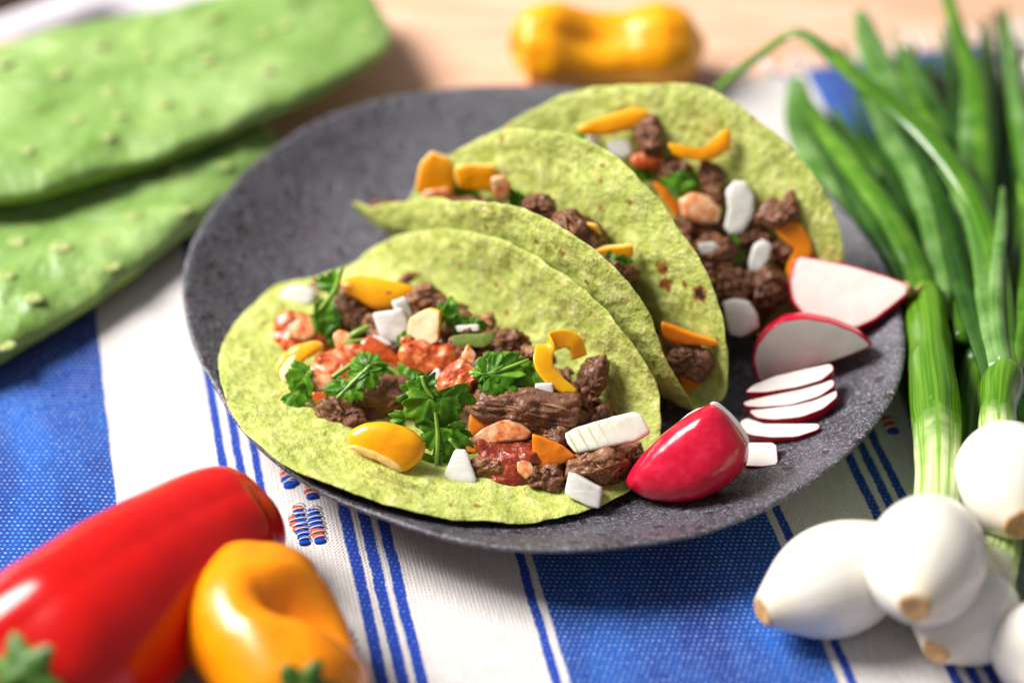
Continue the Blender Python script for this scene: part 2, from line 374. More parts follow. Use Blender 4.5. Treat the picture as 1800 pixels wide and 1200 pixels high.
def slab(name, px, A, N, top, bot=None, et=.35, eb=.35, cut=1, k=.2, n=56, bend=(0, 0, 0), amp=.02, fr=2.2, mats='raw_onion', rim=None, parent=None, half=None, seed=None, rings=9, rimt=.96, octv=3):
    """a solid piece whose silhouette from the front is px (photo pixels) on the plane through A with normal N; top / bot: how far it bulges on either side"""
    bot = top if bot is None else bot
    seed = seed if seed is not None else int(abs(px[0][0]*7+px[0][1]*3)) % 991
    A = np.asarray(A, float); e1, e2, N = frame(N)
    W = np.array([on_plane(x, y, A, N) for x, y in px]); Q = np.stack([(W-A)@e1, (W-A)@e2], 1)
    Q = chaikin(Q, cut, k) if cut else Q
    Q = resample(Q, n); c = Q.mean(0)
    ts = [0, .18, .36, .54, .70, .82, .90, .95, .98, .995, 1.] if rings < 10 else [0, .12, .24, .36, .48, .60, .70, .79, .86, .91, .95, .975, .99, .998, 1.]
    nt = len(ts); seq = [(t, 1) for t in ts]+[(t, -1) for t in ts[-2::-1]]
    lo, hi = 0, len(seq)
    if half == 'top': hi = nt
    if half == 'bot': lo = nt-1
    V, UVs = [], []
    ext = np.abs(Q-c).max(0)
    for t, sg in seq[lo:hi]:
        e = et if sg > 0 else eb
        z = sg*(top if sg > 0 else bot)*max(0, 1-t**(2/e))**(e/2)
        q = c+(Q-c)*t
        V.append(np.c_[q, np.full(n, z)]); UVs.append((q-c)/ext*.5+.5)
    V = np.array(V).reshape(-1, 3); UVs = np.array(UVs).reshape(-1, 2)
    nr = hi-lo
    ca, sa = math.cos(bend[2]), math.sin(bend[2]); d = V[:, :2]-c; bx = d[:, 0]*ca+d[:, 1]*sa; by = -d[:, 0]*sa+d[:, 1]*ca
    V[:, 2] += bend[0]*bx**2+bend[1]*by**2
    X = A+V[:, :1]*e1+V[:, 1:2]*e2+V[:, 2:3]*N
    if amp:
        X = X+amp*np.stack([fbm(X*fr+i*31, octv, seed+i) for i in range(3)], 1)
    F = grid_faces(n, nr, True); mi = None
    if rim:
        mi = []
        for j in range(nr-1):
            m = (seq[j+lo][0]+seq[j+lo+1][0])*.5; mi += [1 if m > rimt or seq[j+lo+1][1] < 0 else 0]*n
    ms = [mats] if isinstance(mats, str) else list(mats)
    if rim: ms.append(rim)
    return mobj(name, X, F, ms, parent, mi, UVs)
def lump(name, C, r, ang=0, N=None, mats='braised_beef', amp=.3, fib=.14, seed=0, parent=None, nu=80, nv=50, box=.85, fine=.04, fibers=46):
    """an irregular chunk; r = half sizes along the (tilted) image-right, image-up and towards-camera directions"""
    N = TOCAM if N is None else unit(N); e1, e2, N = frame(N)
    ca, sa = math.cos(ang), math.sin(ang); a1, a2 = e1*ca+e2*sa, -e1*sa+e2*ca
    th = np.linspace(0, 2*math.pi, nu, endpoint=False); ph = np.linspace(0, math.pi, nv)
    T, H = np.meshgrid(th, ph)
    sg = lambda x: np.sign(x)*np.abs(x)**box
    D = np.stack([sg(np.cos(T))*sg(np.sin(H)), sg(np.sin(T))*sg(np.sin(H)), sg(np.cos(H))], -1).reshape(-1, 3)
    m = float(np.mean(r)); L = D*np.array(r)*.93
    R = 1+amp*fbm(L/m*.9+seed*3.7, 3, seed)+.5*amp*np.abs(fbm(L/m*2.1+seed, 2, seed+5))
    Lf = L*np.array([.7, 2.6, 2.6])
    X = L*R[:, None]; nrm = D/np.linalg.norm(D, axis=1, keepdims=True)
    X = X+nrm*(fib*.6*ridge(Lf*1.25+seed*1.3, 3, seed+2)+fine*fbm(L*9, 3, seed+9))[:, None]
    F = grid_faces(nu, nv, True); tone = [np.full(len(X), .5)]; VV = [X]; off = len(X)
    rg = np.random.default_rng(seed+100); rr_ = np.array(r)
    for k in range(fibers):                                     # muscle strands wrapped over the core
        t0 = rg.uniform(0, 2*math.pi); x0 = rg.uniform(-.95, .45); x1 = min(.99, x0+rg.uniform(.35, 1.1)); n = 9
        xs = np.linspace(x0, x1, n); tt_ = t0+rg.normal(0, .25)*np.linspace(-1, 1, n)+.12*vn(np.c_[xs*3, np.full(n, k), np.full(n, seed)], 3)
        rad = np.sqrt(np.clip(1-np.abs(xs)**2.6, .02, 1)); d_ = np.stack([xs, np.cos(tt_)*rad, np.sin(tt_)*rad], 1)
        pt = d_*rr_; pt = pt*(1+amp*fbm(pt/m*.9+seed*3.7, 3, seed))[:, None]*rg.uniform(.95, 1.05)
        w0 = rg.uniform(.035, .085)*min(1.2, max(.6, m/.8)); v_, f_, _u = tube(pt, [w0*.5, w0, w0*1.15, w0*.9, w0*.35], 6, rg.uniform(.6, 1), np.array([.1, math.cos(t0), math.sin(t0)]), 2, wob=.5, seed=k+seed)
        VV.append(v_); F += [tuple(i+off for i in f) for f in f_]; off += len(v_); tone.append(np.full(len(v_), rg.uniform(0, 1)))
    X = np.vstack(VV); X = np.asarray(C)+X[:, :1]*a1+X[:, 1:2]*a2+X[:, 2:3]*N
    return mobj(name, X, F, mats, parent, attr={'tone': np.concatenate(tone)})
def tube(path, rad, n=14, flat=1.0, up=(0, 0, 1), sub=8, cap=True, wob=0, seed=0, crease=0):
    """swept tube; path 3-D points, rad a radius per point -> V, F, uv"""
    Pt = catmull(path, sub); R = np.interp(np.linspace(0, 1, len(Pt)), np.linspace(0, 1, (len(rad)-1)*8+1), catmull(np.array(rad, float)[:, None], 8)[:, 0])
    L = np.r_[0, np.cumsum(np.linalg.norm(np.diff(Pt, axis=0), axis=1))]
    T = np.gradient(Pt, axis=0); T /= np.linalg.norm(T, axis=1, keepdims=True)
    up = unit(up); V, UV = [], []
    for i in range(len(Pt)):
        b = np.cross(T[i], up); b = unit(b) if np.linalg.norm(b) > 1e-3 else np.array([1., 0, 0]); u = np.cross(b, T[i])
        a = np.linspace(0, 2*math.pi, n, endpoint=False)
        rr = R[i]*(1+wob*vn(np.c_[np.cos(a)*1.5, np.sin(a)*1.5, np.full(n, L[i]*.8)], seed))
        hh = rr*flat*np.sin(a)
        if crease: hh = hh - crease*R[i]*np.exp(-(np.cos(a)/.35)**2)*(np.sin(a) > 0)
        V.append(Pt[i]+b*(rr*np.cos(a))[:, None]+u*hh[:, None]); UV.append(np.c_[a/(2*math.pi), np.full(n, L[i]/L[-1])])
    V = np.array(V).reshape(-1, 3); UV = np.array(UV).reshape(-1, 2); F = grid_faces(n, len(Pt), True)
    if cap: F += [tuple(range(n))[::-1], tuple(range((len(Pt)-1)*n, len(Pt)*n))]
    return V, F, UV

# ------------------------------------------------------------------ table, board, towel
def boxm(name, x0, x1, y0, y1, z0, z1, m, kind=None, rot=0, n=1):
    V = [(x, y, z) for z in (z0, z1) for y in (y0, y1) for x in (x0, x1)]
    F = [(0, 2, 3, 1), (4, 5, 7, 6), (0, 1, 5, 4), (2, 6, 7, 3), (0, 4, 6, 2), (1, 3, 7, 5)]
    return mobj(name, V, F, m, smooth=False)
tag(boxm('tabletop', -160, 160, -120, 160, -6, -3.2, 'pale_tabletop'), kind='structure')
# the board: its far edge runs across the top left corner of the picture
def board():
    c0, c1 = P(-60, 78, 0), P(430, -4, 0)
    d = unit(c1-c0); d[2] = 0; nrm = np.array([d[1], -d[0], 0])
    V = []
    far = [c0-d*30, c0+d*75]; near = [far[0]+nrm*75, far[1]+nrm*75]
    r = .35
    ring = lambda z, ins: [far[0]-nrm*(-ins)+d*ins+[0, 0, z], far[1]+nrm*ins-d*ins+[0, 0, z], near[1]-nrm*ins-d*ins+[0, 0, z], near[0]-nrm*ins+d*ins+[0, 0, z]]
    for z, ins in ((-3.2, .2), (-3.0, 0), (-r, 0), (-.1, .1), (0, r)): V += ring(z, ins)
    F = [(j*4+i, j*4+(i+1) % 4, j*4+4+(i+1) % 4, j*4+4+i) for j in range(4) for i in range(4)]+[(16, 17, 18, 19), (3, 2, 1, 0)]
    o = mobj('cutting_board', V, F, 'maple_board', smooth=False)
    tag(o, 'pale maple board lying under the towel, its bare wood showing along the top', 'board')
board()
t = thing('dark_wooden_tray', 'dark brown wooden corner peeking in at the far left behind the board', 'tray', P(-40, -6, -3.2))
V, F, _u = tube([P(-160, 70, -1.2), P(-60, 22, -1.2), P(40, -14, -1.2), P(140, -52, -1.2)], [.8]*4, 12, .8)
mobj('rim', V, F, 'dark_walnut', t)
V = [P(x, y, z) for z in (-3.1, -2.6) for x, y in ((-160, 60), (40, -20), (40, -90), (-160, -90))]
mobj('base', V, [(3, 2, 1, 0), (4, 5, 6, 7)]+[(i, (i+1) % 4, 4+(i+1) % 4, 4+i) for i in range(4)], 'dark_walnut', t, smooth=False)

def Uc(x, y): return x+.218*y
TOWEL_TOP = .2
def towel_z(x, y):
    p = np.stack([np.asarray(x, float)*.16+np.asarray(y, float)*.03, np.asarray(y, float)*.07, np.zeros_like(x)], -1)
    f = .10*vn(p*1.0, 3)+.05*vn(p*3.1, 5)
    u = np.asarray(x)+.218*np.asarray(y)
    f = f+.20*np.exp(-((u+7.9)/.9)**2)*(np.asarray(y) < 2)*np.clip((2-np.asarray(y))/6, 0, 1)
    return TOWEL_TOP+f*.8
tw = thing('striped_towel', 'off white cotton towel with wide blue bands and thin blue stripes under the plate', 'towel', (0, -2, 0))
def towel():
    # far hem runs behind the plate from the lower paddle to the top right
    f0, f1 = P(300, 300, .2), P(1790, 66, .2); d = unit(f1-f0)
    nu, nv = 330, 300
    a0, a1 = f0-d*24, f1+d*14; along = unit(np.array([.218, -1, 0]))
    U_, V_ = np.meshgrid(np.linspace(0, 1, nu), np.linspace(0, 1, nv))
    base = a0[None, None]+(a1-a0)[None, None]*U_[..., None]+along[None, None]*(V_[..., None]*52)
    x, y = base[..., 0], base[..., 1]; z = towel_z(x, y)
    hem = np.clip(1-V_*52/.5, 0, 1); z = z+.06*np.sin(hem*math.pi)
    X = np.stack([x, y, z], -1).reshape(-1, 3); uv = np.stack([Uc(x, y), -y], -1).reshape(-1, 2)
    top = X; bot = X-[0, 0, .14]; n = len(X)
    F = grid_faces(nu, nv); F = [f[::-1] for f in F]; G_ = [tuple(i+n for i in f[::-1]) for f in F]
    b = [j for j in range(nu)]; F2 = [(b[i], b[i+1], b[i+1]+n, b[i]+n) for i in range(nu-1)]
    mobj('cloth', np.vstack([top, bot]), F+G_+F2, 'woven_cotton', tw, uv=np.vstack([uv, uv]))
    VV, FF = [], []
    for i in range(230):                                          # short tassels along the far hem
        q = a0+(a1-a0)*((i+.5)/230)+RNG.normal(0, .05, 3)*[1, 1, 0]; q[2] = .2
        e = q-along*(1.1+.5*RNG.random())+[RNG.normal(0, .25), 0, 0]; e[2] = .12; m_ = (q+e)/2+[RNG.normal(0, .12), 0, .12]
        v, f, _ = tube([q, m_, e], [.07, .06, .03], 5, sub=3); FF += [tuple(k+len(VV) for k in ff) for ff in f]; VV += v.tolist()
    o = mobj('fringe', VV, FF, 'white_yarn', tw); o['kind'] = 'stuff'
towel()
def embroidery():
    # two neighbouring columns of padded blocks of blue and red yarn, wrapped by white threads
    def block(u, y0, y1, cols, lean=0):
        n = len(cols); ys = np.linspace(y0, y1, n+1)
        for i, m in enumerate(cols):
            yc = (ys[i]+ys[i+1])/2; prof = .8+.35*math.sin(math.pi*(i+.5)/n); w_ = .235*prof; L = abs(ys[1]-ys[0])*.52
            xc = u-.218*yc+lean*(i/n-.5)
            th = np.linspace(0, 2*math.pi, 14, endpoint=False); V = []
            for k in np.linspace(0, math.pi, 9):
                V += [(xc+w_*abs(math.sin(k))**.6*math.cos(a), yc+L*math.cos(k)*(-1), towel_z(np.array(xc), np.array(yc))+.02+.10*abs(math.sin(k))**.6*math.sin(a)) for a in th]
            V = np.array(V); V = V+.012*np.stack([fbm(V*9+s_*7, 2, s_) for s_ in range(3)], 1)
            o = mobj('yarn_stitch', V, grid_faces(14, 9, True), m, tw)
            v, f, _ = tube([(xc+w_*1.02*math.cos(a), ys[i]+.03*math.sin(a*2), float(towel_z(np.array(xc), np.array(yc)))+.02+.15*math.sin(a)) for a in np.linspace(-.2, math.pi+.2, 7)], [.025]*7, 6, sub=3)
            mobj('binding_thread', v, f, 'white_yarn', tw)
    B, R = 'blue_yarn', 'red_yarn'
    block(-8.86, -7.55, -9.35, [R, B, B, B, B, B, B, B]); block(-8.98, -8.0, -8.75, [R, R, R], .1)
    block(-8.35, -7.75, -9.35, [B, B, B, B, R, R, B]); block(-9.0, -5.7, -6.7, [R, R, B, B]); block(-8.85, -5.8, -6.6, [B, B, B])
    block(-8.3, -6.7, -7.3, [R, R, B]); block(-8.6, -13.0, -15.2, [R, B, R, R, B, B, R]); block(-8.15, -13.3, -15.2, [B, R, B, B, R, B])
    block(12.45, -3.2, -4.1, [R, R, B])
embroidery()

# ------------------------------------------------------------------ plate
plate_px = [(325,490),(335,440),(375,370),(430,305),(490,255),(560,212),(640,182),(720,165),(800,156),(880,152),(960,153),(1490,380),(1540,440),(1570,510),(1587,590),(1585,640),(1570,690),(1540,740),(1490,790),(1414,850),(1336,893),(1239,932),(1083,957),(975,963),(905,961),(835,953),(765,937),(712,918),(660,899),(607,880),(555,855),(502,818),(475,798),(392,696),(380,672),(351,624),(332,558)]
PC = np.array([1.13, 1.31]); RIMZ = 2.6
_q = np.array([P(x, y, RIMZ)[:2] for x, y in plate_px])-PC
_th = np.arctan2(_q[:, 1], _q[:, 0]); _rr = np.hypot(*_q.T); _o = np.argsort(_th); _th, _rr = _th[_o], _rr[_o]
def plate_R(th):
    r = np.interp(th, np.r_[_th-2*math.pi, _th, _th+2*math.pi], np.r_[_rr, _rr, _rr]); return r
_tt = np.linspace(-math.pi, math.pi, 240, endpoint=False); _R = plate_R(_tt)
for _ in range(6): _R = (np.roll(_R, 1)+_R*2+np.roll(_R, -1))/4
PIN = [(0, .62), (.3, .62), (.5, .65), (.6, .69), (.68, .78), (.76, 1.0), (.84, 1.40), (.91, 1.90), (.96, 2.32), (.985, 2.52)]
def plate_z(x, y):
    th = math.atan2(y-PC[1], x-PC[0]); f = math.hypot(x-PC[0], y-PC[1])/np.interp(th, _tt, _R); return float(np.interp(f, [a for a, _ in PIN], [b for _, b in PIN]))
pl = thing('stoneware_plate', 'dark grey speckled stoneware plate with an uneven rim holding three tacos', 'plate', (PC[0], PC[1], .2))
def plate():
    prof_ = catmull(np.array(PIN), 3).tolist()+[(.996, 2.60), (1.003, 2.60), (1.008, 2.55), (1.005, 2.44), (.985, 2.24), (.95, 1.95), (.88, 1.42), (.8, .98), (.72, .72), (.66, .62), (0.0, .45)]
    n = 240; V = []
    for f, z in prof_:
        q = PC+np.stack([np.cos(_tt), np.sin(_tt)], 1)*(_R*f)[:, None]
        hammer = .035*fbm(np.c_[q*.35, np.full(n, z*.2)], 3, 4)*min(1, f*2)
        V.append(np.c_[q, z+hammer])
    V = np.array(V).reshape(-1, 3)
    mobj('dish', V, grid_faces(n, len(prof_), True), 'speckled_stoneware', pl)
    V = []
    for r, z in ((7.0, .7), (7.3, .25), (7.1, .2), (6.7, .2), (6.5, .25), (6.6, .7)):
        V.append(np.c_[PC+np.stack([np.cos(_tt), np.sin(_tt)], 1)*r, np.full(n, z)])
    mobj('foot_ring', np.array(V).reshape(-1, 3), grid_faces(n, 6, True), 'unglazed_clay', pl)
plate()

# ------------------------------------------------------------------ tortillas: discs folded along a line; their edges follow the photograph
def arc(Q):
    s = np.r_[0, np.cumsum(np.hypot(*np.diff(Q, axis=0).T))]; return s-s[np.argmin(Q[:, 1])]
class Fold:
    def __init__(s, mid, ang, prof_):
        s.mid = np.array([*mid, 0.]); an = math.radians(ang); s.a = np.array([math.cos(an), math.sin(an), 0]); s.n = np.array([-math.sin(an), math.cos(an), 0])
        Q = catmull(np.array(prof_, float), 24); s.Q = np.vstack([Q[0]+(Q[0]-Q[1])*120, Q, Q[-1]+(Q[-1]-Q[-2])*120])
        sQ = arc(Q); s.s = np.r_[sQ[0]-np.hypot(*(Q[0]-Q[1]))*120, sQ, sQ[-1]+np.hypot(*(Q[-1]-Q[-2]))*120]
    def loc(s, p): d = np.asarray(p)-s.mid; return d@s.n, d@s.a, d[2]
    def to(s, n, v, z): return s.mid+s.n*n+s.a*v+np.array([0, 0, z])
    def at(s, u, v):
        n = np.interp(u, s.s, s.Q[:, 0]); z = np.interp(u, s.s, s.Q[:, 1]); k = np.exp(-(np.asarray(u)/2.)**2)*.005*np.asarray(v)**2
        return s.mid+np.multiply.outer(n, s.n)+np.multiply.outer(v, s.a)+np.multiply.outer(z+k, np.array([0, 0, 1.]))
    def floor(s, n): return float(np.interp(n, s.Q[:, 0], s.Q[:, 1]))
    def hit(s, x, y, lip):
        d = ray(x, y); o = CO-s.mid; o2 = np.array([o@s.n, o[2]]); d2 = np.array([d@s.n, d[2]])
        A_, B_ = s.Q[:-1], s.Q[1:]; e = B_-A_; r = A_-o2; det = d2[0]*(-e[:, 1])+e[:, 0]*d2[1]; det = np.where(abs(det) < 1e-12, 1e-12, det)
        t = (r[:, 0]*(-e[:, 1])+e[:, 0]*r[:, 1])/det; w_ = (d2[0]*r[:, 1]-d2[1]*r[:, 0])/det
        u = s.s[:-1]+w_*(s.s[1:]-s.s[:-1]); ok = (w_ >= 0) & (w_ < 1) & (t > 0) & ((u <= .3) if lip else (u >= -.3))
        if not ok.any(): return None
        i = np.where(ok)[0][np.argmin(t[ok])]; return u[i], (o+d*t[i])@s.a
def tortilla(fold, lip, wall, extra, label, chars, seed, thick=.17, wav=.1):
    pts = [fold.hit(x, y, True) for x, y in lip]+[fold.hit(x, y, False) for x, y in wall]+extra
    pts = np.array([p for p in pts if p is not None]); th = np.arctan2(pts[:, 0], pts[:, 1]); r = np.hypot(*pts.T); o = np.argsort(th); th, r = th[o], r[o]
    nT, nR = 260, 64; tt = np.linspace(-math.pi, math.pi, nT, endpoint=False)
    R = np.interp(tt, np.r_[th-2*math.pi, th, th+2*math.pi], np.r_[r, r, r])
    for _ in range(3): R = (np.roll(R, 1)+2*R+np.roll(R, -1))/4
    R = R+.05*vn(np.stack([np.cos(tt)*7, np.sin(tt)*7, tt*0], 1), seed)+.03*vn(np.stack([np.cos(tt)*22, np.sin(tt)*22, tt*0], 1), seed+1)
    rho = np.sin(np.linspace(0.02, math.pi/2, nR))**.8
    RR, TT = np.meshgrid(rho, tt, indexing='ij'); r_ = RR*R[None]; u = r_*np.sin(TT); v = r_*np.cos(TT)
    e = .02; C0 = fold.at(u.ravel(), v.ravel()); du = fold.at(u.ravel()+e, v.ravel())-C0; dv = fold.at(u.ravel(), v.ravel()+e)-C0
    N = np.cross(dv, du); N /= np.linalg.norm(N, axis=1, keepdims=True)
    q = np.stack([u.ravel(), v.ravel(), np.full(u.size, seed*3.)], 1); edge = np.clip((RR.ravel()-.5)/.5, 0, 1)
    disp = wav*fbm(q*.38, 2, seed)*(.35+.65*edge)+.045*fbm(q*1.3, 3, seed+3)+.020*fbm(q*3.2, 2, seed+6)
    bl = fbm(q*.9+5, 2, seed+8); disp = disp+.05*np.clip(bl-.15, 0, 1)
    ht = thick*.5*np.sqrt(np.clip(1-((RR.ravel()-.90)/.10).clip(0)**2, 0, 1))
    Vt = C0+N*(disp+ht)[:, None]; Vb = C0+N*(disp-ht)[:, None]
    n = len(Vt); F = grid_faces(nT, nR, True); F = F+[tuple(i+n for i in f[::-1]) for f in F]
    F += [tuple(range(nT))[::-1], tuple(n+i for i in range(nT))]
    ch = np.zeros(n)
    for x, y, rad, amt, lp in chars:
        h = fold.hit(x, y, lp)
        if h is None: continue
        dd = np.hypot((u.ravel()-h[0]), (v.ravel()-h[1])); ch = np.maximum(ch, amt*np.exp(-(dd/rad)**2))
    o = mobj('tortilla', np.vstack([Vt, Vb]), F, 'corn_tortilla', None, attr={'char': np.r_[ch, ch]}, loc=fold.mid+[0, 0, 1])
    tag(o, label, 'tortilla', 'green tortillas folded into tacos'); return o
T1lip=[(500,505),(465,525),(430,555),(400,590),(385,630),(388,670),(400,710),(425,750),(470,795),(530,830),(600,862),(680,890),(760,908),(850,918),(930,919),(1000,912),(1060,897),(1110,870)]
T1wall=[(625,470),(640,450),(680,425),(730,410),(800,404),(850,412),(905,432),(960,462),(1020,505),(1075,555),(1120,610),(1150,665),(1162,720),(1158,775)]
T2lip=[(580,405),(600,390),(650,370),(720,357),(800,352),(870,357),(920,370),(980,393),(1030,425),(1070,460),(1110,505),(1140,555),(1160,610),(1175,650),(1190,680),(1210,720)]
T2wall=[(790,275),(830,250),(890,229),(940,225),(1000,238),(1060,265),(1110,300),(1150,345),(1190,400),(1230,455),(1260,520),(1275,580),(1283,640),(1278,690),(1265,720)]
T3wall=[(900,215),(950,185),(1000,165),(1060,152),(1150,148),(1240,152),(1290,180),(1340,215),(1390,255),(1430,300),(1460,350),(1478,400),(1484,450)]
F1 = Fold((-1.13, -1.92), -42.8, [(-7.5, 2.60), (-5, 1.72), (-2.1, 1.1), (0, .98), (1.3, 1.55), (2.0, 3.0), (2.25, 5), (2.3, 7.6)])
F2 = Fold((1.2, 1.22), -42, [(-1.2, 7.), (-1.2, 4.5), (-1.15, 2.4), (-.6, 1.1), (0, .9), (.7, 1.3), (1.1, 2.6), (1.5, 5), (2.1, 7.6)])
F3 = Fold((3.4, 3.33), -25, [(-1.5, 3.4), (-1.2, 2.0), (-.75, 1.2), (0, .95), (1., 1.25), (1.6, 2.6), (2.6, 5), (3.8, 7.4)])
tortilla(F1, T1lip, T1wall, [(0., 7.6), (0., -8.2)], 'green corn tortilla of the nearest taco, lying open with a wide flat front lip',
         [(1090, 525, .2, .55, False), (1000, 470, .15, .5, False), (1120, 640, .14, .5, False), (1140, 760, .2, .5, False), (700, 470, .3, .25, False), (880, 560, .35, .3, False), (950, 520, .4, .33, False), (1010, 570, .3, .36, False), (860, 480, .35, .34, False), (560, 800, .4, .33, True), (700, 868, .4, .36, True), (980, 885, .35, .36, True), (660, 800, .5, .36, True), (760, 850, .3, .4, True), (430, 640, .3, .3, True), (1055, 600, .2, .4, False)], 1)
tortilla(F2, T2lip, T2wall, [(0., 7.4), (0., -8.1), (-.8, -8.8), (-1.6, -8.9), (-2.3, -8.5)], 'green corn tortilla of the middle taco, folded upright with charred spots near its right edge',
         [(1168, 470, .38, .75, False), (1172, 500, .38, .8, False), (1205, 498, .25, .62, False), (1232, 515, .34, 1.15, False), (1180, 540, .3, .45, False), (1260, 640, .3, .4, False), (1200, 600, .3, .36, False), (1000, 300, .4, .33, False), (1090, 330, .3, .38, False), (1120, 400, .3, .34, False),
          (945, 422, .17, .8, True), (990, 443, .16, .75, True), (1035, 492, .15, .7, True), (910, 425, .12, .6, True), (1110, 560, .13, .6, True), (1150, 640, .15, .7, True), (1160, 660, .14, .7, True), (790, 400, .14, .6, True), (1050, 455, .12, .6, True), (1085, 500, .1, .5, True), (1128, 600, .1, .5, True), (840, 355, .14, .6, True)], 2, wav=.14)
tortilla(F3, [], T3wall, [(0., 7.9), (-.7, 7.5), (-1.3, 6.2), (-1.6, 1.), (-1.5, -4.), (0., -7.6)], 'pale green corn tortilla of the farthest taco, leaning back behind the other two',
         [(1335, 205, .5, .55, False), (1440, 330, .3, .36, False), (1200, 185, .4, .32, False), (1400, 300, .3, .34, False)], 3, wav=.14)

# ------------------------------------------------------------------ where the filling lies
def pile1(n, v):
    return F1.floor(min(max(n, -7), 1.9))+.12+2.0*math.exp(-((n+.35)/1.9)**2)*math.sqrt(max(0, 1-(v/7.0)**2))
def march(fold, H, x, y, up=0.):
    d = ray(x, y); t0 = (9-CO[2])/d[2]
    for i in range(260):
        p = CO+d*(t0+i*.06); n, v, z = fold.loc(p)
        if z <= H(n, v)+up: return p
    return p
def stop(fold, H, x, y, up, gap=.32):
    p = march(fold, H, x, y, up); h = fold.hit(x, y, False)
    if h is not None and h[0] > 0:
        q = fold.at(np.array(h[0]), np.array(h[1])); q = CO+ray(x, y)*(np.linalg.norm(q-CO)-gap-.35*up)
        if np.linalg.norm(q-CO) < np.linalg.norm(p-CO): p = q
    return p
def at1(x, y, up=0.): return stop(F1, pile1, x, y, up)
def pile3(n, v):
    return F3.floor(min(max(n, -.85), 1.9))+.1+2.9*math.exp(-((n-.1)/1.7)**2)*math.sqrt(max(0.05, 1-(v/7.6)**2))
def at3(x, y, up=0.): return stop(F3, pile3, x, y, up)
def at2(x, y, n=.2): return on_plane(x, y, F2.mid+F2.n*n, F2.n)
def mound(name, fold, H, n0, n1, v0, v1, label, sink=.25, seed=0):
    nu, nv = 90, 44; nn, vv = np.linspace(n0, n1, nv), np.linspace(v0, v1, nu); V = []
    for n in nn:
        for v in vv:
            e = max(abs((n-(n0+n1)/2)/((n1-n0)/2)), abs((v-(v0+v1)/2)/((v1-v0)/2))); z = H(n, v)-sink-.7*max(0, (e-.75)/.25)**2
            V.append(fold.to(n, v, max(z, fold.floor(n)+.03)))
    V = np.array(V); V[:, 2] += .16*ridge(V*1.1+seed, 3, seed)+.1*fbm(V*3, 3, seed)
    nb = len(V); B = V.copy(); B[:, 2] -= .35
    F = [f[::-1] for f in grid_faces(nu, nv)]; 
    o = mobj(name, np.vstack([V, B]), [f[::-1] for f in F]+[tuple(i+nb for i in f) for f in F], 'braised_beef', attr={'tone': np.full(2*nb, .35)})
    tag(o, label, 'beef', kind='stuff'); return o
mound('shredded_beef_bed', F1, pile1, -2.6, 1.25, -5.2, 6.6, 'bed of shredded brown beef along the fold of the nearest taco', seed=1)
mound('shredded_beef_bed', F3, pile3, -1.15, 1.5, -6.6, 6.4, 'bed of shredded brown beef along the fold of the farthest taco', seed=2)
def pile2(n, v): return F2.floor(n)+.1+3.0*math.exp(-(n/1.0)**2)*math.sqrt(max(0, 1-(v/6.9)**2))
mound('shredded_beef_bed', F2, pile2, -.9, 1.0, -6.4, 6.3, 'bed of shredded brown beef along the fold of the middle taco', seed=3)

# ------------------------------------------------------------------ filling pieces
UPV = np.array([0, 0, 1.])
def nrm(dx=0, dy=0, k=.45): return unit(TOCAM+UPV*k+np.array([dx, dy, 0]))
def cen(px): a = np.array(px, float); return a.mean(0)
GR = {'onion': 'white onion pieces in the tacos', 'pepper piece': 'cut sweet pepper pieces in the tacos', 'beef': 'browned beef chunks in the tacos', 'cilantro': 'cilantro sprigs in the tacos', 'salsa': 'spoonfuls of red salsa in the tacos'}
def piece(name, label, cat, px, at=at1, up=.15, N=None, top=.16, bot=None, mats='raw_onion', **kw):
    c = cen(px); A = at(c[0], c[1], up) if at is not at2 else at2(c[0], c[1], up)
    return tag(slab(name, px, A, nrm() if N is None else N, top, bot, mats=mats, **kw), label, cat, GR.get(cat))
def onion(label, px, **kw): return piece('onion_piece', label, 'onion', px, **{**dict(mats='raw_onion', top=.19, et=.30, eb=.3, k=.10, amp=.014, bend=(-.16, -.04, .6)), **kw})
def pepper(label, px, mats='yellow_skin', rim='pepper_flesh', **kw): return piece('pepper_piece', label, 'pepper piece', px, **{**dict(mats=mats, rim=rim, top=.16, et=.45, eb=.3, k=.2), **kw})
def salsa(label, px, mats='tomato_salsa', **kw): return piece('salsa_spoonful', label, 'salsa', px, **{**dict(mats=mats, top=.3, bot=.25, et=.9, eb=.8, cut=2, k=.25, amp=.10, fr=1.9, octv=2, n=96, rings=14), **kw})
def beef(label, x, y, rx, ry, ang=0, at=at1, up=.1, seed=0, mats='braised_beef', depth=None, **kw):
    A = at(x, y, up) if at is not at2 else at2(x, y, up); A = A-TOCAM*.25; s = cmpx(A)
    r = (rx/s, ry/s, (depth or min(rx, ry))/s)
    return tag(lump('beef_chunk', A, r, ang, None, mats, seed=seed, **kw), label, 'beef', GR['beef'])

# nearest taco: beef
beef('large rounded beef chunk left of the big cilantro leaf, nearest taco', 662, 698, 56, 50, .3, seed=1, up=.35, mats='pale_beef', fib=.1)
beef('beef chunk behind the two lobed onion piece', 745, 525, 34, 26, .2, seed=2, up=.2, mats='pale_beef')
beef('dark beef chunk under the long pepper strip at the back left', 618, 550, 40, 42, 1.2, seed=3, up=.1)
beef('small pale beef chunk left of the two lobed onion', 660, 570, 26, 20, .2, seed=4, up=.35, mats='pale_beef')
beef('long dark strip of beef in the middle of the nearest taco', 925, 722, 110, 38, -.14, seed=5, up=.3, depth=45, fib=.16)
beef('curved upright beef slice behind the curled pepper ring', 1035, 685, 27, 62, -.35, seed=6, up=.3, fib=.12)
beef('ragged beef bit at the back beside the tortilla wall', 895, 603, 40, 17, .1, seed=7, up=.25, amp=.5)
beef('browned beef chunk between the long onion and the radish', 1052, 826, 50, 34, .25, seed=8, up=.25, mats='pale_beef', depth=35)
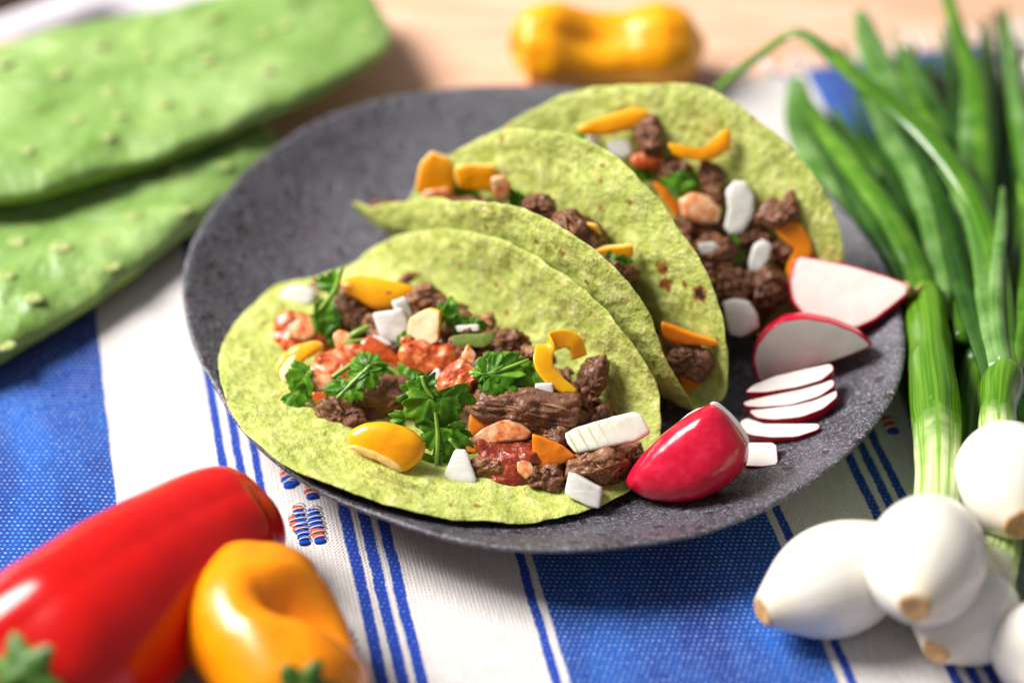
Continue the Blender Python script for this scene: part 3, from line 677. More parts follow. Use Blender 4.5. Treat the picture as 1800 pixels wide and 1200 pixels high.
beef('small beef knob touching the red radish', 1106, 803, 24, 20, .2, seed=9, up=.2, mats='pale_beef')
beef('glossy beef chunk low at the front under the salsa', 862, 822, 32, 24, .2, seed=10, up=.15, mats='pale_beef')
beef('beef chunk at the front edge beside the orange triangle', 955, 838, 38, 28, -.3, seed=11, up=.15)
beef('dark beef behind the onion cube at the front', 985, 770, 50, 30, -.1, seed=12, up=.1)
beef('shadowed beef between cilantro and the round pepper half', 600, 735, 44, 28, -.5, seed=13, up=.05)
beef('dark beef beside the white onion at the taco centre', 850, 665, 44, 34, -.3, seed=14, up=.1)
beef('beef shred hidden at the left end under white onion', 560, 512, 30, 18, .3, seed=15, up=.1, mats='pale_beef')
beef('beef shred lying beside the small pinkish onion cube', 985, 690, 26, 30, .6, seed=16, up=.35)
beef('beef chunk under the cilantro right of the orange square', 835, 612, 34, 24, .1, seed=17, up=.1, mats='pale_beef')
beef('dark beef at the back left of the fold', 690, 528, 30, 26, 0, seed=18, up=.0)

# nearest taco: salsa
salsa('red salsa at the left end of the nearest taco', [(482,560),(500,545),(545,548),(580,560),(600,590),(580,620),(540,640),(505,650),(485,620)], up=.2)
salsa('chunky salsa under the cilantro stem at left', [(535,655),(560,625),(595,605),(640,600),(668,625),(655,655),(620,672),(590,690),(550,692)], up=.45)
salsa('salsa pooled below the orange square piece', [(690,625),(720,602),(760,600),(800,610),(830,640),(810,670),(765,660),(730,655)], up=.45)
salsa('salsa running down beside the upright onion at centre', [(770,660),(800,630),(835,640),(858,652),(850,672),(825,690),(800,712),(775,700)], up=.7)
salsa('dark salsa pooled at the front below the coated onion', [(828,770),(870,765),(930,775),(965,800),(950,830),(910,862),(870,850),(845,810)], mats='dark_salsa', up=.35, top=.2)
salsa('dark salsa dripping onto the front lip of the tortilla', [(860,825),(900,815),(935,835),(925,860),(890,866),(866,852)], mats='dark_salsa', up=.0, top=.15)
tag(slab('chile_strip', [(632,600),(648,588),(668,598),(690,615),(712,640),(722,655),(705,652),(680,640),(655,628),(638,620)], at1(675, 620, .8), nrm(.1, .1, .3), .22, None, .8, .8, 2, amp=.05, mats='roasted_chile'), 'glossy red chile strip over the salsa at the taco centre', 'chile')
tag(slab('tomato_piece', [(527,662),(548,648),(580,655),(590,672),(575,690),(545,688)], at1(558, 670, .75), nrm(), .12, None, .5, .5, 1, mats='sauced_onion'), 'translucent tomato piece left of the cilantro stem', 'tomato')
tag(slab('tomato_piece', [(584,588),(600,578),(622,590),(612,612),(592,615)], at1(603, 597, .7), nrm(), .15, None, .5, .5, 1, mats='sauced_onion'), 'small tan tomato cube above the left salsa', 'tomato')
tag(slab('tomato_piece', [(545,690),(575,690),(580,712),(560,715)], at1(562, 700, .5), nrm(), .12, None, .5, .5, 1, mats='roasted_chile'), 'red tomato wedge under the translucent tomato piece', 'tomato')

salsa('wet salsa smeared between the chile strip and the square pepper', [(700,600),(730,592),(765,596),(790,606),(780,622),(740,625),(710,618)], up=.75, top=.14, bot=.1)
salsa('salsa smear on the beef right of the broad folded leaf', [(560,680),(590,668),(640,660),(665,668),(650,682),(610,690),(575,695)], up=.5, top=.14, bot=.1)
salsa('dark glaze of salsa beside the pale onion cube', [(880,790),(920,780),(950,795),(955,815),(925,822),(890,812)], mats='dark_salsa', up=.5, top=.14, bot=.1)
# nearest taco: onion
onion('white onion wedge at the far left tip of the nearest taco', [(490,522),(505,505),(530,502),(556,508),(552,530),(530,545),(505,540)], up=.25)
onion('salmon tinted onion piece lying in the left salsa', [(505,575),(530,558),(560,560),(557,588),(535,600),(512,595)], up=.5, mats='sauced_onion')
onion('front lobe of white onion below the yellow strip', [(654,550),(690,545),(708,540),(722,575),(716,600),(690,602),(668,590)], up=.75, N=nrm(-.1, -.2, .1))
onion('tilted white onion slice behind the square pepper piece', [(688,530),(712,521),(727,560),(730,585),(708,580),(697,550)], up=.55, N=nrm(.3, -.2, .1))
onion('white onion wedge upright between salsa patches', [(752,664),(770,645),(797,682),(785,692),(765,684)], up=.7, N=nrm(-.2, -.2, .1))
onion('flat onion sliver against the back wall of the taco', [(800,573),(842,570),(842,582),(805,584)], up=.4, top=.1)
onion('small pinkish onion cube right of the cilantro', [(941,674),(972,672),(975,698),(938,700)], up=.65, top=.22, et=.15, eb=.15, cut=0, N=nrm(-.15, -.3, .1))
onion('long onion piece with green veins near the radish', [(992,762),(1010,752),(1080,732),(1115,724),(1128,730),(1145,760),(1120,775),(1050,790),(1012,797),(998,780)], up=.75, mats='veined_onion', top=.16, cut=1, k=.08, N=nrm(-.1, -.1, .5), bend=(-.02, 0, 0))
onion('white onion cube at the front beside the radish', [(1000,830),(1012,832),(1060,858),(1055,893),(1040,890),(993,868)], up=.35, top=.26, et=.15, eb=.15, k=.07, N=nrm(-.2, -.3, .2))
onion('onion wedge half hidden under the big cilantro leaf', [(780,835),(800,790),(820,790),(840,850),(812,858),(790,850)], up=.1, k=.1)
onion('white onion beneath the lower left of the upright onion', [(655,590),(680,595),(692,610),(660,606)], up=.6)
onion('salsa coated onion slice across the front chile pieces', [(824,772),(850,752),(885,738),(905,737),(938,760),(925,772),(880,778),(840,785)], up=.8, mats='sauced_onion', top=.17)
onion('salsa coated onion spike at the taco centre', [(808,632),(822,604),(838,625),(834,642)], up=.8, mats='sauced_onion', top=.14)
onion('pale onion cube under salsa at the front', [(908,812),(930,808),(942,830),(925,842),(910,830)], up=.4, mats='sauced_onion', top=.15)

# nearest taco: pepper
pepper('long shiny yellow pepper strip at the back left', [(598,492),(615,482),(660,487),(700,497),(732,507),(728,528),(700,542),(660,545),(630,528),(605,515)], up=.55, top=.22, bend=(0, -.35, .2), rim=None)
pepper('standing yellow pepper piece with pale inside facing left', [(713,612),(720,560),(738,548),(758,540),(776,546),(772,600),(755,608)], up=.95, N=nrm(-.35, -.2, 0), mats='pale_pepper_flesh', rim='yellow_skin', k=.08, top=.14, et=.2, eb=.2)
pepper('yellow pepper piece with pale hollow at the left end', [(484,648),(495,625),(520,605),(555,598),(572,606),(560,620),(530,635),(512,672),(497,672)], up=.4, bend=(0, -.3, .6))
pepper('pale inner side of the left pepper piece', [(490,655),(505,630),(522,622),(520,645),(508,672),(498,672)], up=.55, mats='pale_pepper_flesh', rim='pale_pepper_flesh', top=.06)
def ribbon(name, path, ha, width, thick, m, rim=None):
    """a bent strip: path = photo px + height above pile, ha = across direction"""
    Pt = catmull(np.array(path), 8); T = np.gradient(Pt, axis=0); T /= np.linalg.norm(T, axis=1, keepdims=True); V = []
    ww = np.interp(np.linspace(0, 1, len(Pt)), np.linspace(0, 1, len(width)), width)
    for i in range(len(Pt)):
        h = unit(np.asarray(ha)-T[i]*(np.asarray(ha)@T[i])); n = np.cross(T[i], h)
        for a in np.linspace(0, 2*math.pi, 16, endpoint=False):
            c, s_ = math.cos(a), math.sin(a); V.append(Pt[i]+h*ww[i]*math.copysign(abs(c)**.35, c)+n*thick*math.copysign(abs(s_)**.35, s_))
    V = np.array(V); V += .012*np.stack([fbm(V*3+k*7, 2, k) for k in range(3)], 1)
    F = grid_faces(16, len(Pt), True)+[tuple(range(16))[::-1], tuple(range((len(Pt)-1)*16, len(Pt)*16))]
    return mobj(name, V, F, m)
def rp(pts, at=at1): return [at(x, y, u) for x, y, u in pts]
A_ = at1(985, 640, .9)
def curl():
    px = [(1020,628),(1012,604),(994,595),(970,601),(956,620),(957,646),(980,672),(1010,692)]
    dep = [-.5, -.45, -.35, -.1, .2, .42, .5, .5]
    pts = [on_plane(x, y, A_, TOCAM)+TOCAM*d for (x, y), d in zip(px, dep)]
    o = ribbon('pepper_piece', pts, unit(RT*.62+UP*.62+FW*.45), [.30, .31, .32, .33, .34, .33, .28, .16], .07, 'yellow_skin')
    tag(o, 'curled yellow pepper ring standing beside the curved beef slice', 'pepper piece', GR['pepper piece'])
curl()
tag(slab('pepper_piece', [(609,770),(618,755),(645,742),(680,740),(715,750),(742,770),(748,790),(738,812),(712,830),(695,826),(660,805),(620,790)], at1(680, 785, .5), nrm(-.1, -.2, .2), .42, .3, .6, .5, 2, bend=(-.05, -.12, -.3), mats='yellow_skin', n=72), 'large yellow pepper half resting on the front tortilla lip', 'pepper piece', GR['pepper piece'])
tag(slab('pepper_rib', [(612,782),(625,782),(665,795),(700,815),(712,828),(700,829),(660,808),(625,795)], at1(662, 803, .72), nrm(-.1, -.3, .1), .12, None, .6, .6, 2, mats='pepper_flesh'), 'paler cut rim along the underside of the large yellow pepper half', 'pepper piece')
pepper('deep orange pepper square above the coated onion', [(828,722),(868,717),(888,735),(858,752),(826,772),(822,745)], mats='deep_orange_skin', rim='deep_orange_skin', up=.65, k=.12)
pepper('orange pepper triangle pointing right at the front', [(934,762),(950,766),(985,780),(1014,802),(985,815),(942,830),(938,800)], mats='deep_orange_skin', rim='deep_orange_skin', up=.5, k=.1, N=nrm(-.1, -.3, .1))
pepper('sliver of orange pepper at the left of the front salsa', [(818,785),(826,775),(840,790),(838,797),(822,795)], mats='deep_orange_skin', rim='deep_orange_skin', up=.5, top=.1)

# cilantro: a sprig is an Empty with leaves and stems
def leaflet(parent, base, tip, A, N, lobes=3, wide=1.0, fold=.25, curl=.12, seed=0, mat_='cilantro_leaf', teeth=5, spread=1.0):
    """a lobed leaf from base to tip (photo px) lying near the plane through A with normal N"""
    e1, e2, N = frame(N); b = on_plane(*base, A, N); t = on_plane(*tip, A, N); L = np.linalg.norm(t-b); d = (t-b)/L; s_ = np.cross(N, d)
    L *= .93; fold *= .8+.5*((seed*.37) % 1)
    nA, nR = 181, 10; ph = np.linspace(-2.2, 2.2, nA)
    cs = {3: [(-1.25, .78), (0, 1.), (1.25, .78)], 1: [(0, 1.)]}[lobes]
    wide = .5+.6*wide
    R = np.full(nA, .16)
    for i, (c, l) in enumerate(cs):
        c = c*spread+.14*vn(np.array([[seed*1.7, i*2.3, 0.5]]), 3)[0]
        for dc, dl in ((-.42, .84), (0, 1.), (.42, .84)):
            dd = np.abs(ph-c-dc*(1.25 if lobes == 1 else 1)); w_ = .42 if lobes > 1 else .6
            shp = l*dl*np.clip(1-(dd/w_)**1.7, 0, 1)**.42
            shp = shp*(1-.13*np.abs(np.sin((ph-c-dc)*11+seed))**1.5*np.clip(dd/w_*2, .2, 1))
            R = np.maximum(R, shp)
    R = R*(1+.05*vn(np.stack([ph*9, np.full(nA, seed), ph*0], 1), seed)); R[[0, -1]] = .04
    V, UV = [], []
    for j in range(nR):
        f = .02+.98*j/(nR-1)
        for i in range(nA):
            r = R[i]*f; x, y = r*math.cos(ph[i]), r*math.sin(ph[i])*wide
            near = min(abs(ph[i]-c*spread) for c, _ in cs)
            z = fold*r*(near-.28)*1.0-curl*r*r*(1+.5*math.sin(seed))+.05*math.sin(9*ph[i]+seed)*r*f
            V.append(b+(d*x+s_*y+N*z)*L); UV.append((f, ph[i]))
    V = np.array(V); V += N*(.07*L*fbm(V/L*2.0+seed, 2, seed))[:, None]
    o = mobj('leaf', V, grid_faces(nA, nR), mat_, parent, uv=UV)
    m = o.modifiers.new('thickness', 'SOLIDIFY'); m.thickness = .018*S; m.offset = 0; return o
def stem(parent, pts, r=.07, m='cilantro_stem'):
    v, f, uv = tube(pts, [r, r, r*.8], 9, sub=5); return mobj('stem', v, f, m, parent, uv=uv)
def sprig(label, at, c, up, leaves, stems=(), N=None, r=.07):
    A = at(c[0], c[1], up); N = nrm() if N is None else N
    t = thing('cilantro_sprig', label, 'cilantro', A, GR['cilantro'])
    for i, l in enumerate(leaves):
        b, tip = l[0], l[1]; kw = dict(l[2]) if len(l) > 2 else {}; off = kw.pop('off', 0); n_ = kw.pop('N', N)
        leaflet(t, b, tip, A+TOCAM*off, n_, seed=kw.pop('seed', int(b[0]+tip[1]) % 37), **kw)
    for s_ in stems:
        stem(t, [on_plane(x, y, A, N)+TOCAM*z for x, y, z in s_], r)
    return t
sprig('big bright cilantro leaf hanging over the front of the nearest taco', at1, (765, 755), 1.0, [
    ((765, 690), (766, 778), dict(lobes=3, wide=1.1, fold=.2, curl=.25)), ((755, 700), (702, 738), dict(lobes=3, wide=.95, off=.12)), ((775, 700), (806, 742), dict(lobes=3, wide=.9, off=.1)),
    ((758, 700), (722, 690), dict(lobes=3, wide=.8, off=.05)), ((770, 752), (748, 795), dict(lobes=3, wide=.75, off=.1)), ((780, 755), (790, 832), dict(lobes=3, wide=.62, off=.06, fold=.4)), ((800, 755), (808, 822), dict(lobes=1, wide=.55, off=-.05)),
    ((712, 738), (680, 728), dict(lobes=3, wide=.8, off=-.1)), ((758, 800), (760, 842), dict(lobes=3, wide=.6, off=.05)), ((745, 680), (768, 655), dict(lobes=3, wide=.8, off=.1))],
    [[(762, 700, 0), (770, 770, .12), (764, 838, .1)], [(790, 770, .1), (815, 800, 0), (834, 824, -.1)], [(742, 660, .1), (748, 680, .12), (762, 700, .1)]], N=nrm(-.05, -.35, .05))
sprig('cilantro sprig of small leaves across the left beef chunk', at1, (610, 690), .85, [
    ((648, 650), (602, 680), dict(lobes=3, wide=.75, off=.15)), ((648, 652), (628, 612), dict(lobes=3, wide=.8, off=.2)), ((615, 678), (592, 718), dict(lobes=3, wide=.9, off=.1)), ((592, 700), (558, 690), dict(lobes=3, wide=.8)), ((580, 705), (590, 740), dict(lobes=3, wide=.9, off=.05)), ((570, 700), (552, 725), dict(lobes=3, wide=.7, off=-.1)),
    ((650, 640), (690, 655), dict(lobes=3, wide=.5, off=.2)), ((600, 685), (570, 672), dict(lobes=3, wide=.7, off=.1))],
    [[(652, 642, .2), (620, 672, .1), (592, 700, .1)]])
sprig('cilantro leaves sprawling over the middle of the nearest taco', at1, (885, 650), 1.0, [
    ((858, 655), (885, 618), dict(lobes=3, wide=.7, off=.25)), ((862, 658), (940, 625), dict(lobes=3, wide=.45, off=.3, fold=.4)), ((868, 655), (935, 672), dict(lobes=3, wide=.8, off=.15)), ((860, 662), (895, 690), dict(lobes=3, wide=.8, off=.05)),
    ((850, 655), (822, 650), dict(lobes=3, wide=.7, off=.2)), ((905, 660), (948, 658), dict(lobes=3, wide=.8, off=.1)), ((870, 670), (842, 695), dict(lobes=3, wide=.8, off=-.1)), ((915, 672), (935, 700), dict(lobes=3, wide=.6, off=0)), ((935, 640), (950, 690), dict(lobes=1, wide=.5, off=.05))],
    [[(825, 655, .1), (865, 655, .2), (930, 632, .3)]])
sprig('upright cilantro leaf beside the onion at the back left', at1, (572, 560), .9, [
    ((568, 595), (582, 520), dict(lobes=3, wide=.5, fold=.5)), ((570, 560), (560, 520), dict(lobes=3, wide=.55, off=.1)), ((590, 500), (545, 493), dict(lobes=3, wide=.45, off=-.3, mat_='cilantro_leaf')), ((572, 600), (566, 570), dict(lobes=3, wide=.7))],
    [[(600, 470, -.3), (588, 510, -.1), (562, 545, .1)]], N=nrm(-.2, -.4, -.1), r=.09)
sprig('cilantro leaf curling in front of the tortilla wall', at1, (790, 550), .7, [
    ((782, 575), (792, 522), dict(lobes=3, wide=.8, fold=.5, curl=.5)), ((780, 575), (768, 545), dict(lobes=3, wide=.8, off=-.1)), ((795, 570), (830, 560), dict(lobes=3, wide=.6)), ((830, 575), (860, 572), dict(lobes=3, wide=.7)), ((780, 560), (806, 535), dict(lobes=3, wide=.8, off=.1))], N=nrm(-.1, -.4, -.1))
sprig('dark cilantro leaf between the pepper square and the chile strip', at1, (715, 640), .95, [
    ((722, 680), (700, 640), dict(lobes=1, wide=.45, off=.05)), ((712, 655), (756, 635), dict(lobes=3, wide=.45)), ((718, 690), (690, 665), dict(lobes=3, wide=.7)), ((720, 685), (745, 660), dict(lobes=3, wide=.7, off=.1)), ((708, 615), (712, 575), dict(lobes=1, wide=.35))],
    [[(650, 640, .1), (690, 650, .15), (722, 682, .1)]])
sprig('broad folded cilantro leaf at the left end below the salsa', at1, (525, 685), .55, [
    ((540, 655), (506, 690), dict(lobes=1, wide=1.5, fold=.5, curl=.6)), ((515, 690), (535, 722), dict(lobes=3, wide=1.0, off=-.1)), ((545, 650), (505, 665), dict(lobes=1, wide=1.2, off=-.15))])
def chopped(label, x, y, at=at1, up=.8, L=40, ang=0, m='cilantro_stem', r=.09):
    A = at(x, y, up); s = cmpx(A); d = np.array([math.cos(ang), math.sin(ang)])*L/2
    p = [on_plane(x+k*d[0], y-k*d[1], A, nrm()) for k in (-1, 0, 1)]; p[1] = p[1]+TOCAM*.05
    v, f, uv = tube(p, [r, r*1.05, r*.9], 10, sub=5)
    return tag(mobj('cilantro_stem_piece', v, f, m, uv=uv), label, 'cilantro stem')
chopped('green stem slanting across the left salsa', 597, 655, L=66, ang=.6, up=.95)
chopped('short pale stem above the left chile strip', 632, 582, L=36, ang=.5, up=.9, r=.11)
chopped('thin stem lying beside the small tomato cube', 622, 600, L=40, ang=.15, up=.95, r=.07)
tag(slab('herb_leaf', [(792,590),(830,585),(860,588),(872,578),(868,600),(850,612),(820,610),(798,606)], at1(830, 598, .75), nrm(), .05, None, .6, .6, 1, mats='olive_leaf', bend=(0, -.3, .1)), 'olive green herb leaf soaked in salsa near the wall', 'herb leaf')
tag(slab('salsa_streak', [(778,690),(800,668),(825,648),(850,645),(858,656),(840,672),(822,690),(802,712),(782,712)], at1(820, 676, 1.15), nrm(), .14, None, .8, .8, 2, amp=.08, fr=4, mats='tomato_salsa'), 'thick streak of salsa lying over the central cilantro', 'salsa')

# middle taco
n2 = nrm(-.1, -.4, -.2)
pepper('bright yellow pepper square at the left top of the middle taco', [(728,338),(738,285),(758,266),(785,275),(800,290),(798,338),(765,342)], at=at2, up=.3, N=n2, k=.12)
pepper('yellow pepper strip leaning on the middle tortilla', [(798,295),(820,288),(872,290),(876,335),(845,335),(805,330)], at=at2, up=.75, N=n2, k=.12)
onion('peach coloured onion beside the yellow strip in the middle taco', [(862,312),(885,308),(900,325),(892,350),(870,350)], at=at2, up=.6, N=n2, mats='sauced_onion')
onion('pale onion tucked below the yellow square in the middle taco', [(745,335),(790,328),(800,345),(760,358),(742,350)], at=at2, up=.0, N=n2, mats='sauced_onion')
beef('brown beef chunk above the folded edge of the middle taco', 948, 368, 26, 24, .2, at=at2, up=.3, seed=31)
beef('dark red beef shred at the left tip of the middle taco', 672, 364, 30, 9, .35, at=at2, up=-.2, seed=32)
beef('dark beef inside the right opening of the middle taco', 1212, 632, 34, 30, -.4, at=at2, up=.3, seed=33)
beef('beef in the shade under the small yellow pieces of the middle taco', 1080, 480, 36, 34, -.5, at=at2, up=.3, seed=34)
beef('beef deep in the middle of the middle taco', 1010, 420, 50, 40, -.6, at=at2, up=.2, seed=35)
beef('beef behind the left peppers of the middle taco', 840, 372, 46, 26, .0, at=at2, up=.2, seed=36)
pepper('small yellow pepper bit standing in the middle taco', [(1015,400),(1030,390),(1052,395),(1060,425),(1035,432),(1020,420)], at=at2, up=.6, N=n2)
pepper('yellow pepper piece poking out of the middle taco fold', [(1040,438),(1070,432),(1112,428),(1116,450),(1085,460),(1055,455)], at=at2, up=.7, N=n2, k=.12)
pepper('orange pepper sliver crossing the right opening of the middle taco', [(1162,565),(1185,572),(1230,590),(1272,600),(1268,608),(1225,606),(1185,602),(1165,590)], at=at2, up=.6, N=n2, mats='orange_skin', rim=None, k=.12)
pepper('orange pepper square in the right opening of the middle taco', [(1165,620),(1185,625),(1247,662),(1225,698),(1190,690),(1170,660)], at=at2, up=.3, N=n2, mats='deep_orange_skin', rim='orange_skin', k=.1)
def atp2(x, y, u): return at2(x, y, u)
sprig('cilantro leaf between the two left peppers of the middle taco', atp2, (825, 335), .95, [
    ((815, 350), (800, 300), dict(lobes=3, wide=.8, fold=.4)), ((810, 345), (860, 345), dict(lobes=3, wide=.7)), ((820, 350), (845, 325), dict(lobes=3, wide=.7)), ((830, 352), (790, 348), dict(lobes=3, wide=.6))], N=n2)
sprig('cilantro leaf beside the peach onion of the middle taco', atp2, (905, 348), .8, [((915, 362), (895, 330), dict(lobes=3, wide=.8)), ((905, 350), (928, 355), dict(lobes=3, wide=.8))], N=n2)
sprig('small green leaf right of the beef in the middle taco', atp2, (978, 385), .5, [((980, 398), (972, 375), dict(lobes=3, wide=.9))], N=n2)
sprig('dark herb sprig shadowed in the middle taco fold', atp2, (1095, 462), .5, [((1070, 470), (1115, 455), dict(lobes=3, wide=.6)), ((1080, 470), (1110, 480), dict(lobes=3, wide=.6))], N=n2)

# farthest taco
n3 = nrm(-.1, -.3, .1)
def a3(x, y, u=.0): return at3(x, y, u)
K3 = dict(at=at3, N=n3)
for i, (lab, x, y, rx, ry, an, up) in enumerate([
    ('upright beef chunk beside the upper left pepper strip of the farthest taco', 1147, 245, 26, 38, .1, .5), ('beef chunk above the peach onion of the farthest taco', 1252, 318, 22, 40, .2, .5),
    ('beef shred with a thin tail against the rear tortilla wall', 1372, 374, 42, 26, .3, .45), ('large crumbly beef lump behind the white radish wedge', 1348, 508, 40, 42, .3, .0),
    ('beef piece right of the tall white onion', 1322, 412, 40, 26, .4, .2), ('beef under the peach onion in the farthest taco', 1228, 402, 40, 24, -.4, .2),
    ('dark beef at the middle of the farthest taco', 1262, 452, 34, 36, .1, .1), ('dark beef low by the edge of the middle tortilla', 1290, 500, 34, 28, .1, .1),
    ('dark beef behind the yellow crescent of the farthest taco', 1190, 300, 36, 26, -.5, .1), ('beef behind the short white onion stick', 1385, 440, 34, 28, .5, .1)]):
    beef(lab, x, y, rx*.86, ry*.84, an, at=at3, up=up, seed=40+i, amp=.4)
beef('thin beef thread rising from the rear shred', 1392, 352, 9, 16, .1, at=at3, up=.4, seed=52, mats='pale_beef', depth=9)
salsa('salsa beside the upright beef of the farthest taco', [(1095,285),(1130,262),(1165,272),(1180,288),(1160,305),(1125,300)], **K3, up=.35)
pepper('wavy yellow pepper strip at the top of the farthest taco', [(1012,225),(1040,212),(1080,200),(1120,188),(1143,198),(1138,218),(1105,230),(1060,238),(1025,238)], **K3, up=.9, rim=None, bend=(0, -.3, .2))
pepper('yellow pepper crescent against the rear tortilla', [(1172,250),(1190,258),(1230,262),(1262,250),(1275,224),(1287,235),(1282,262),(1262,278),(1225,283),(1185,275)], **K3, up=1.0, rim=None, k=.2)
pepper('orange pepper piece behind the white radish wedge', [(1358,400),(1385,388),(1408,390),(1425,420),(1430,452),(1405,470),(1388,495),(1380,470),(1400,440),(1372,420)], **K3, up=.5, mats='orange_skin', rim='deep_orange_skin')
pepper('red brown pepper strip along the edge of the middle tortilla', [(1146,322),(1160,322),(1182,345),(1200,378),(1190,384),(1168,355)], **K3, up=.2, mats='deep_orange_skin', rim=None)
onion('round white onion under the wavy pepper strip', [(1065,252),(1085,243),(1108,250),(1112,270),(1095,280),(1072,272)], **K3, up=.5)
onion('small white onion at the left end of the farthest taco', [(1030,238),(1048,232),(1058,245),(1048,258),(1032,252)], **K3, up=.5)
onion('peach coloured onion chunk in the middle of the farthest taco', [(1192,352),(1215,338),(1245,345),(1268,365),(1262,392),(1230,395),(1200,382)], **K3, up=.6, mats='sauced_onion', top=.3, et=.5)
onion('tall white onion petal standing in the farthest taco', [(1276,335),(1290,318),(1312,318),(1326,345),(1325,375),(1305,408),(1285,415),(1272,400),(1280,370)], **K3, up=.8)
onion('small onion half covered by beef near the tortilla edge', [(1226,428),(1255,425),(1270,440),(1250,450),(1232,446)], **K3, up=.35)
onion('short white onion stick above the large beef lump', [(1315,462),(1325,430),(1342,420),(1358,430),(1352,455),(1332,480),(1318,478)], **K3, up=.7)
onion('large white onion chunk at the lower edge of the farthest taco', [(1270,530),(1290,524),(1318,530),(1332,552),(1335,575),(1305,592),(1282,588)], **K3, up=.5, top=.25)
sprig('cilantro leaf under the salsa of the farthest taco', a3, (1132, 305), .5, [((1118, 292), (1150, 318), dict(lobes=3, wide=.8)), ((1120, 296), (1128, 322), dict(lobes=3, wide=.7))], N=n3)
sprig('cilantro leaf left of the beef in the farthest taco', a3, (1208, 318), .65, [((1185, 335), (1225, 300), dict(lobes=3, wide=.8)), ((1195, 322), (1232, 318), dict(lobes=3, wide=.7)), ((1190, 330), (1180, 345), dict(lobes=3, wide=.7))], N=n3)
sprig('green herb bits below the tall onion petal', a3, (1288, 440), .4, [((1285, 420), (1305, 425), dict(lobes=3, wide=.8)), ((1290, 450), (1280, 480), dict(lobes=3, wide=.8)), ((1270, 470), (1300, 500), dict(lobes=3, wide=.6))], N=n3)
sprig('green leaf peeking at the left end of the farthest taco', a3, (1020, 238), .4, [((1030, 245), (1008, 235), dict(lobes=3, wide=.8))], N=n3)

def crumbs(label, fold, H, n0, n1, v0, v1, count, seed, mats='braised_beef'):
    rg = np.random.default_rng(seed); VV, FF, TN = [], [], []
    for i in range(count):
        n, v = rg.uniform(n0, n1), rg.uniform(v0, v1)*math.sqrt(rg.uniform(.1, 1)); C = fold.to(n, v, max(H(n, v), fold.floor(n))+rg.uniform(-.05, .22))
        L = rg.uniform(.10, .46); r = np.array([L, L*rg.uniform(.35, .7), L*rg.uniform(.3, .6)]); a = rg.uniform(0, 6.3); el = rg.normal(0, .5)
        nu, nv = 16, 11; T, Hh = np.meshgrid(np.linspace(0, 2*math.pi, nu, endpoint=False), np.linspace(0, math.pi, nv)); D = np.stack([np.cos(Hh), np.cos(T)*np.sin(Hh), np.sin(T)*np.sin(Hh)], -1).reshape(-1, 3)
        X = D*r*(1+.35*fbm(D*1.6+i*3.1, 2, seed))[:, None]; X[:, 2] += -1.2*X[:, 0]**2+.3*X[:, 0]
        R1 = np.array([math.cos(a)*math.cos(el), math.sin(a)*math.cos(el), math.sin(el)]); e1, e2, _ = frame(R1); X = C+X[:, :1]*R1+X[:, 1:2]*e1+X[:, 2:3]*e2
        FF += [tuple(k+len(VV) for k in f) for f in grid_faces(nu, nv, True)]; VV += X.tolist(); TN += [rg.uniform(.25, 1)]*len(X)
    o = mobj('beef_crumbs', VV, FF, mats, attr={'tone': TN}); tag(o, label, 'beef', kind='stuff')
crumbs('small beef shreds scattered through the filling of the nearest taco', F1, pile1, -2.2, 1.0, -4.6, 6.3, 170, 5)
crumbs('small beef shreds scattered through the filling of the farthest taco', F3, pile3, -1.3, 1.4, -6.0, 6.3, 240, 6)
crumbs('paler crumbs of beef scattered over the nearest taco', F1, pile1, -2.0, .9, -4.4, 6.0, 70, 8, 'pale_beef')

# ------------------------------------------------------------------ radish
def radish(name, label, px, A, N, depth, flat=.05, cut=1, k=.12, face_m='radish_flesh', e=.75, **kw):
    t = thing(name, label, 'radish', A, 'cut radish on the plate'); 
    slab('flesh', px, A+N*.02, N, flat, .02, .3, .3, cut, k, mats=face_m, rim='radish_skin', rimt=.93, parent=t, half='top', amp=.006, n=72)
    q = [(x, y) for x, y in px]; slab('skin', q, A, N, .02, depth, .3, e, cut, k, mats='radish_skin', parent=t, half='bot', amp=.006, n=72, rings=12); return t
W1 = P(1490, 515, plate_z(9, 2)+2.25)
t = radish('radish_wedge', 'white faced radish wedge with a pointed tail on the plate rim', [(1398,449),(1435,455),(1500,468),(1560,486),(1598,500),(1603,512),(1575,535),(1540,562),(1505,578),(1455,570),(1412,556),(1392,530),(1385,500)], W1, unit([-.15, -.55, .8]), 2.2)
v, f, uv = tube([on_plane(1588, 507, W1, unit([-.15, -.55, .8])), on_plane(1600, 512, W1, TOCAM), on_plane(1612, 506, W1, TOCAM)-[0, .1, 0], on_plane(1622, 496, W1, TOCAM)], [.28, .2, .08, .02], 10)
mobj('root_tail', v, f, 'dry_root', t, uv=uv)
radish('radish_wedge', 'radish half with a shaded cut face and red arched skin', [(1322,632),(1328,606),(1348,580),(1378,562),(1415,557),(1465,566),(1510,584),(1536,606),(1500,622),(1440,642),(1380,660),(1332,672),(1326,655)], P(1425, 615, plate_z(8, -1)+1.75), unit([-.05, -.93, .30]), 1.3)
def slice_(label, px, h, th=.13):
    c = cen(px); z = 1.0
    for _ in range(6): q = P(c[0], c[1], z+h); z = plate_z(q[0], q[1])
    A = P(c[0], c[1], z+h); t = thing('radish_slice', label, 'radish', A, 'thin radish slices fanned on the plate')
    N = unit([-.22, -.22, 1.])
    slab('flesh', px, A+N*.02, N, .03, .02, .2, .2, 1, .12, mats='radish_flesh', rim='radish_skin', rimt=.965, parent=t, half='top', amp=.004, n=64)
    slab('skin', px, A, N, .02, th*3.6, .3, .2, 1, .12, mats='radish_skin', parent=t, half='bot', amp=.004, n=64, rings=8)
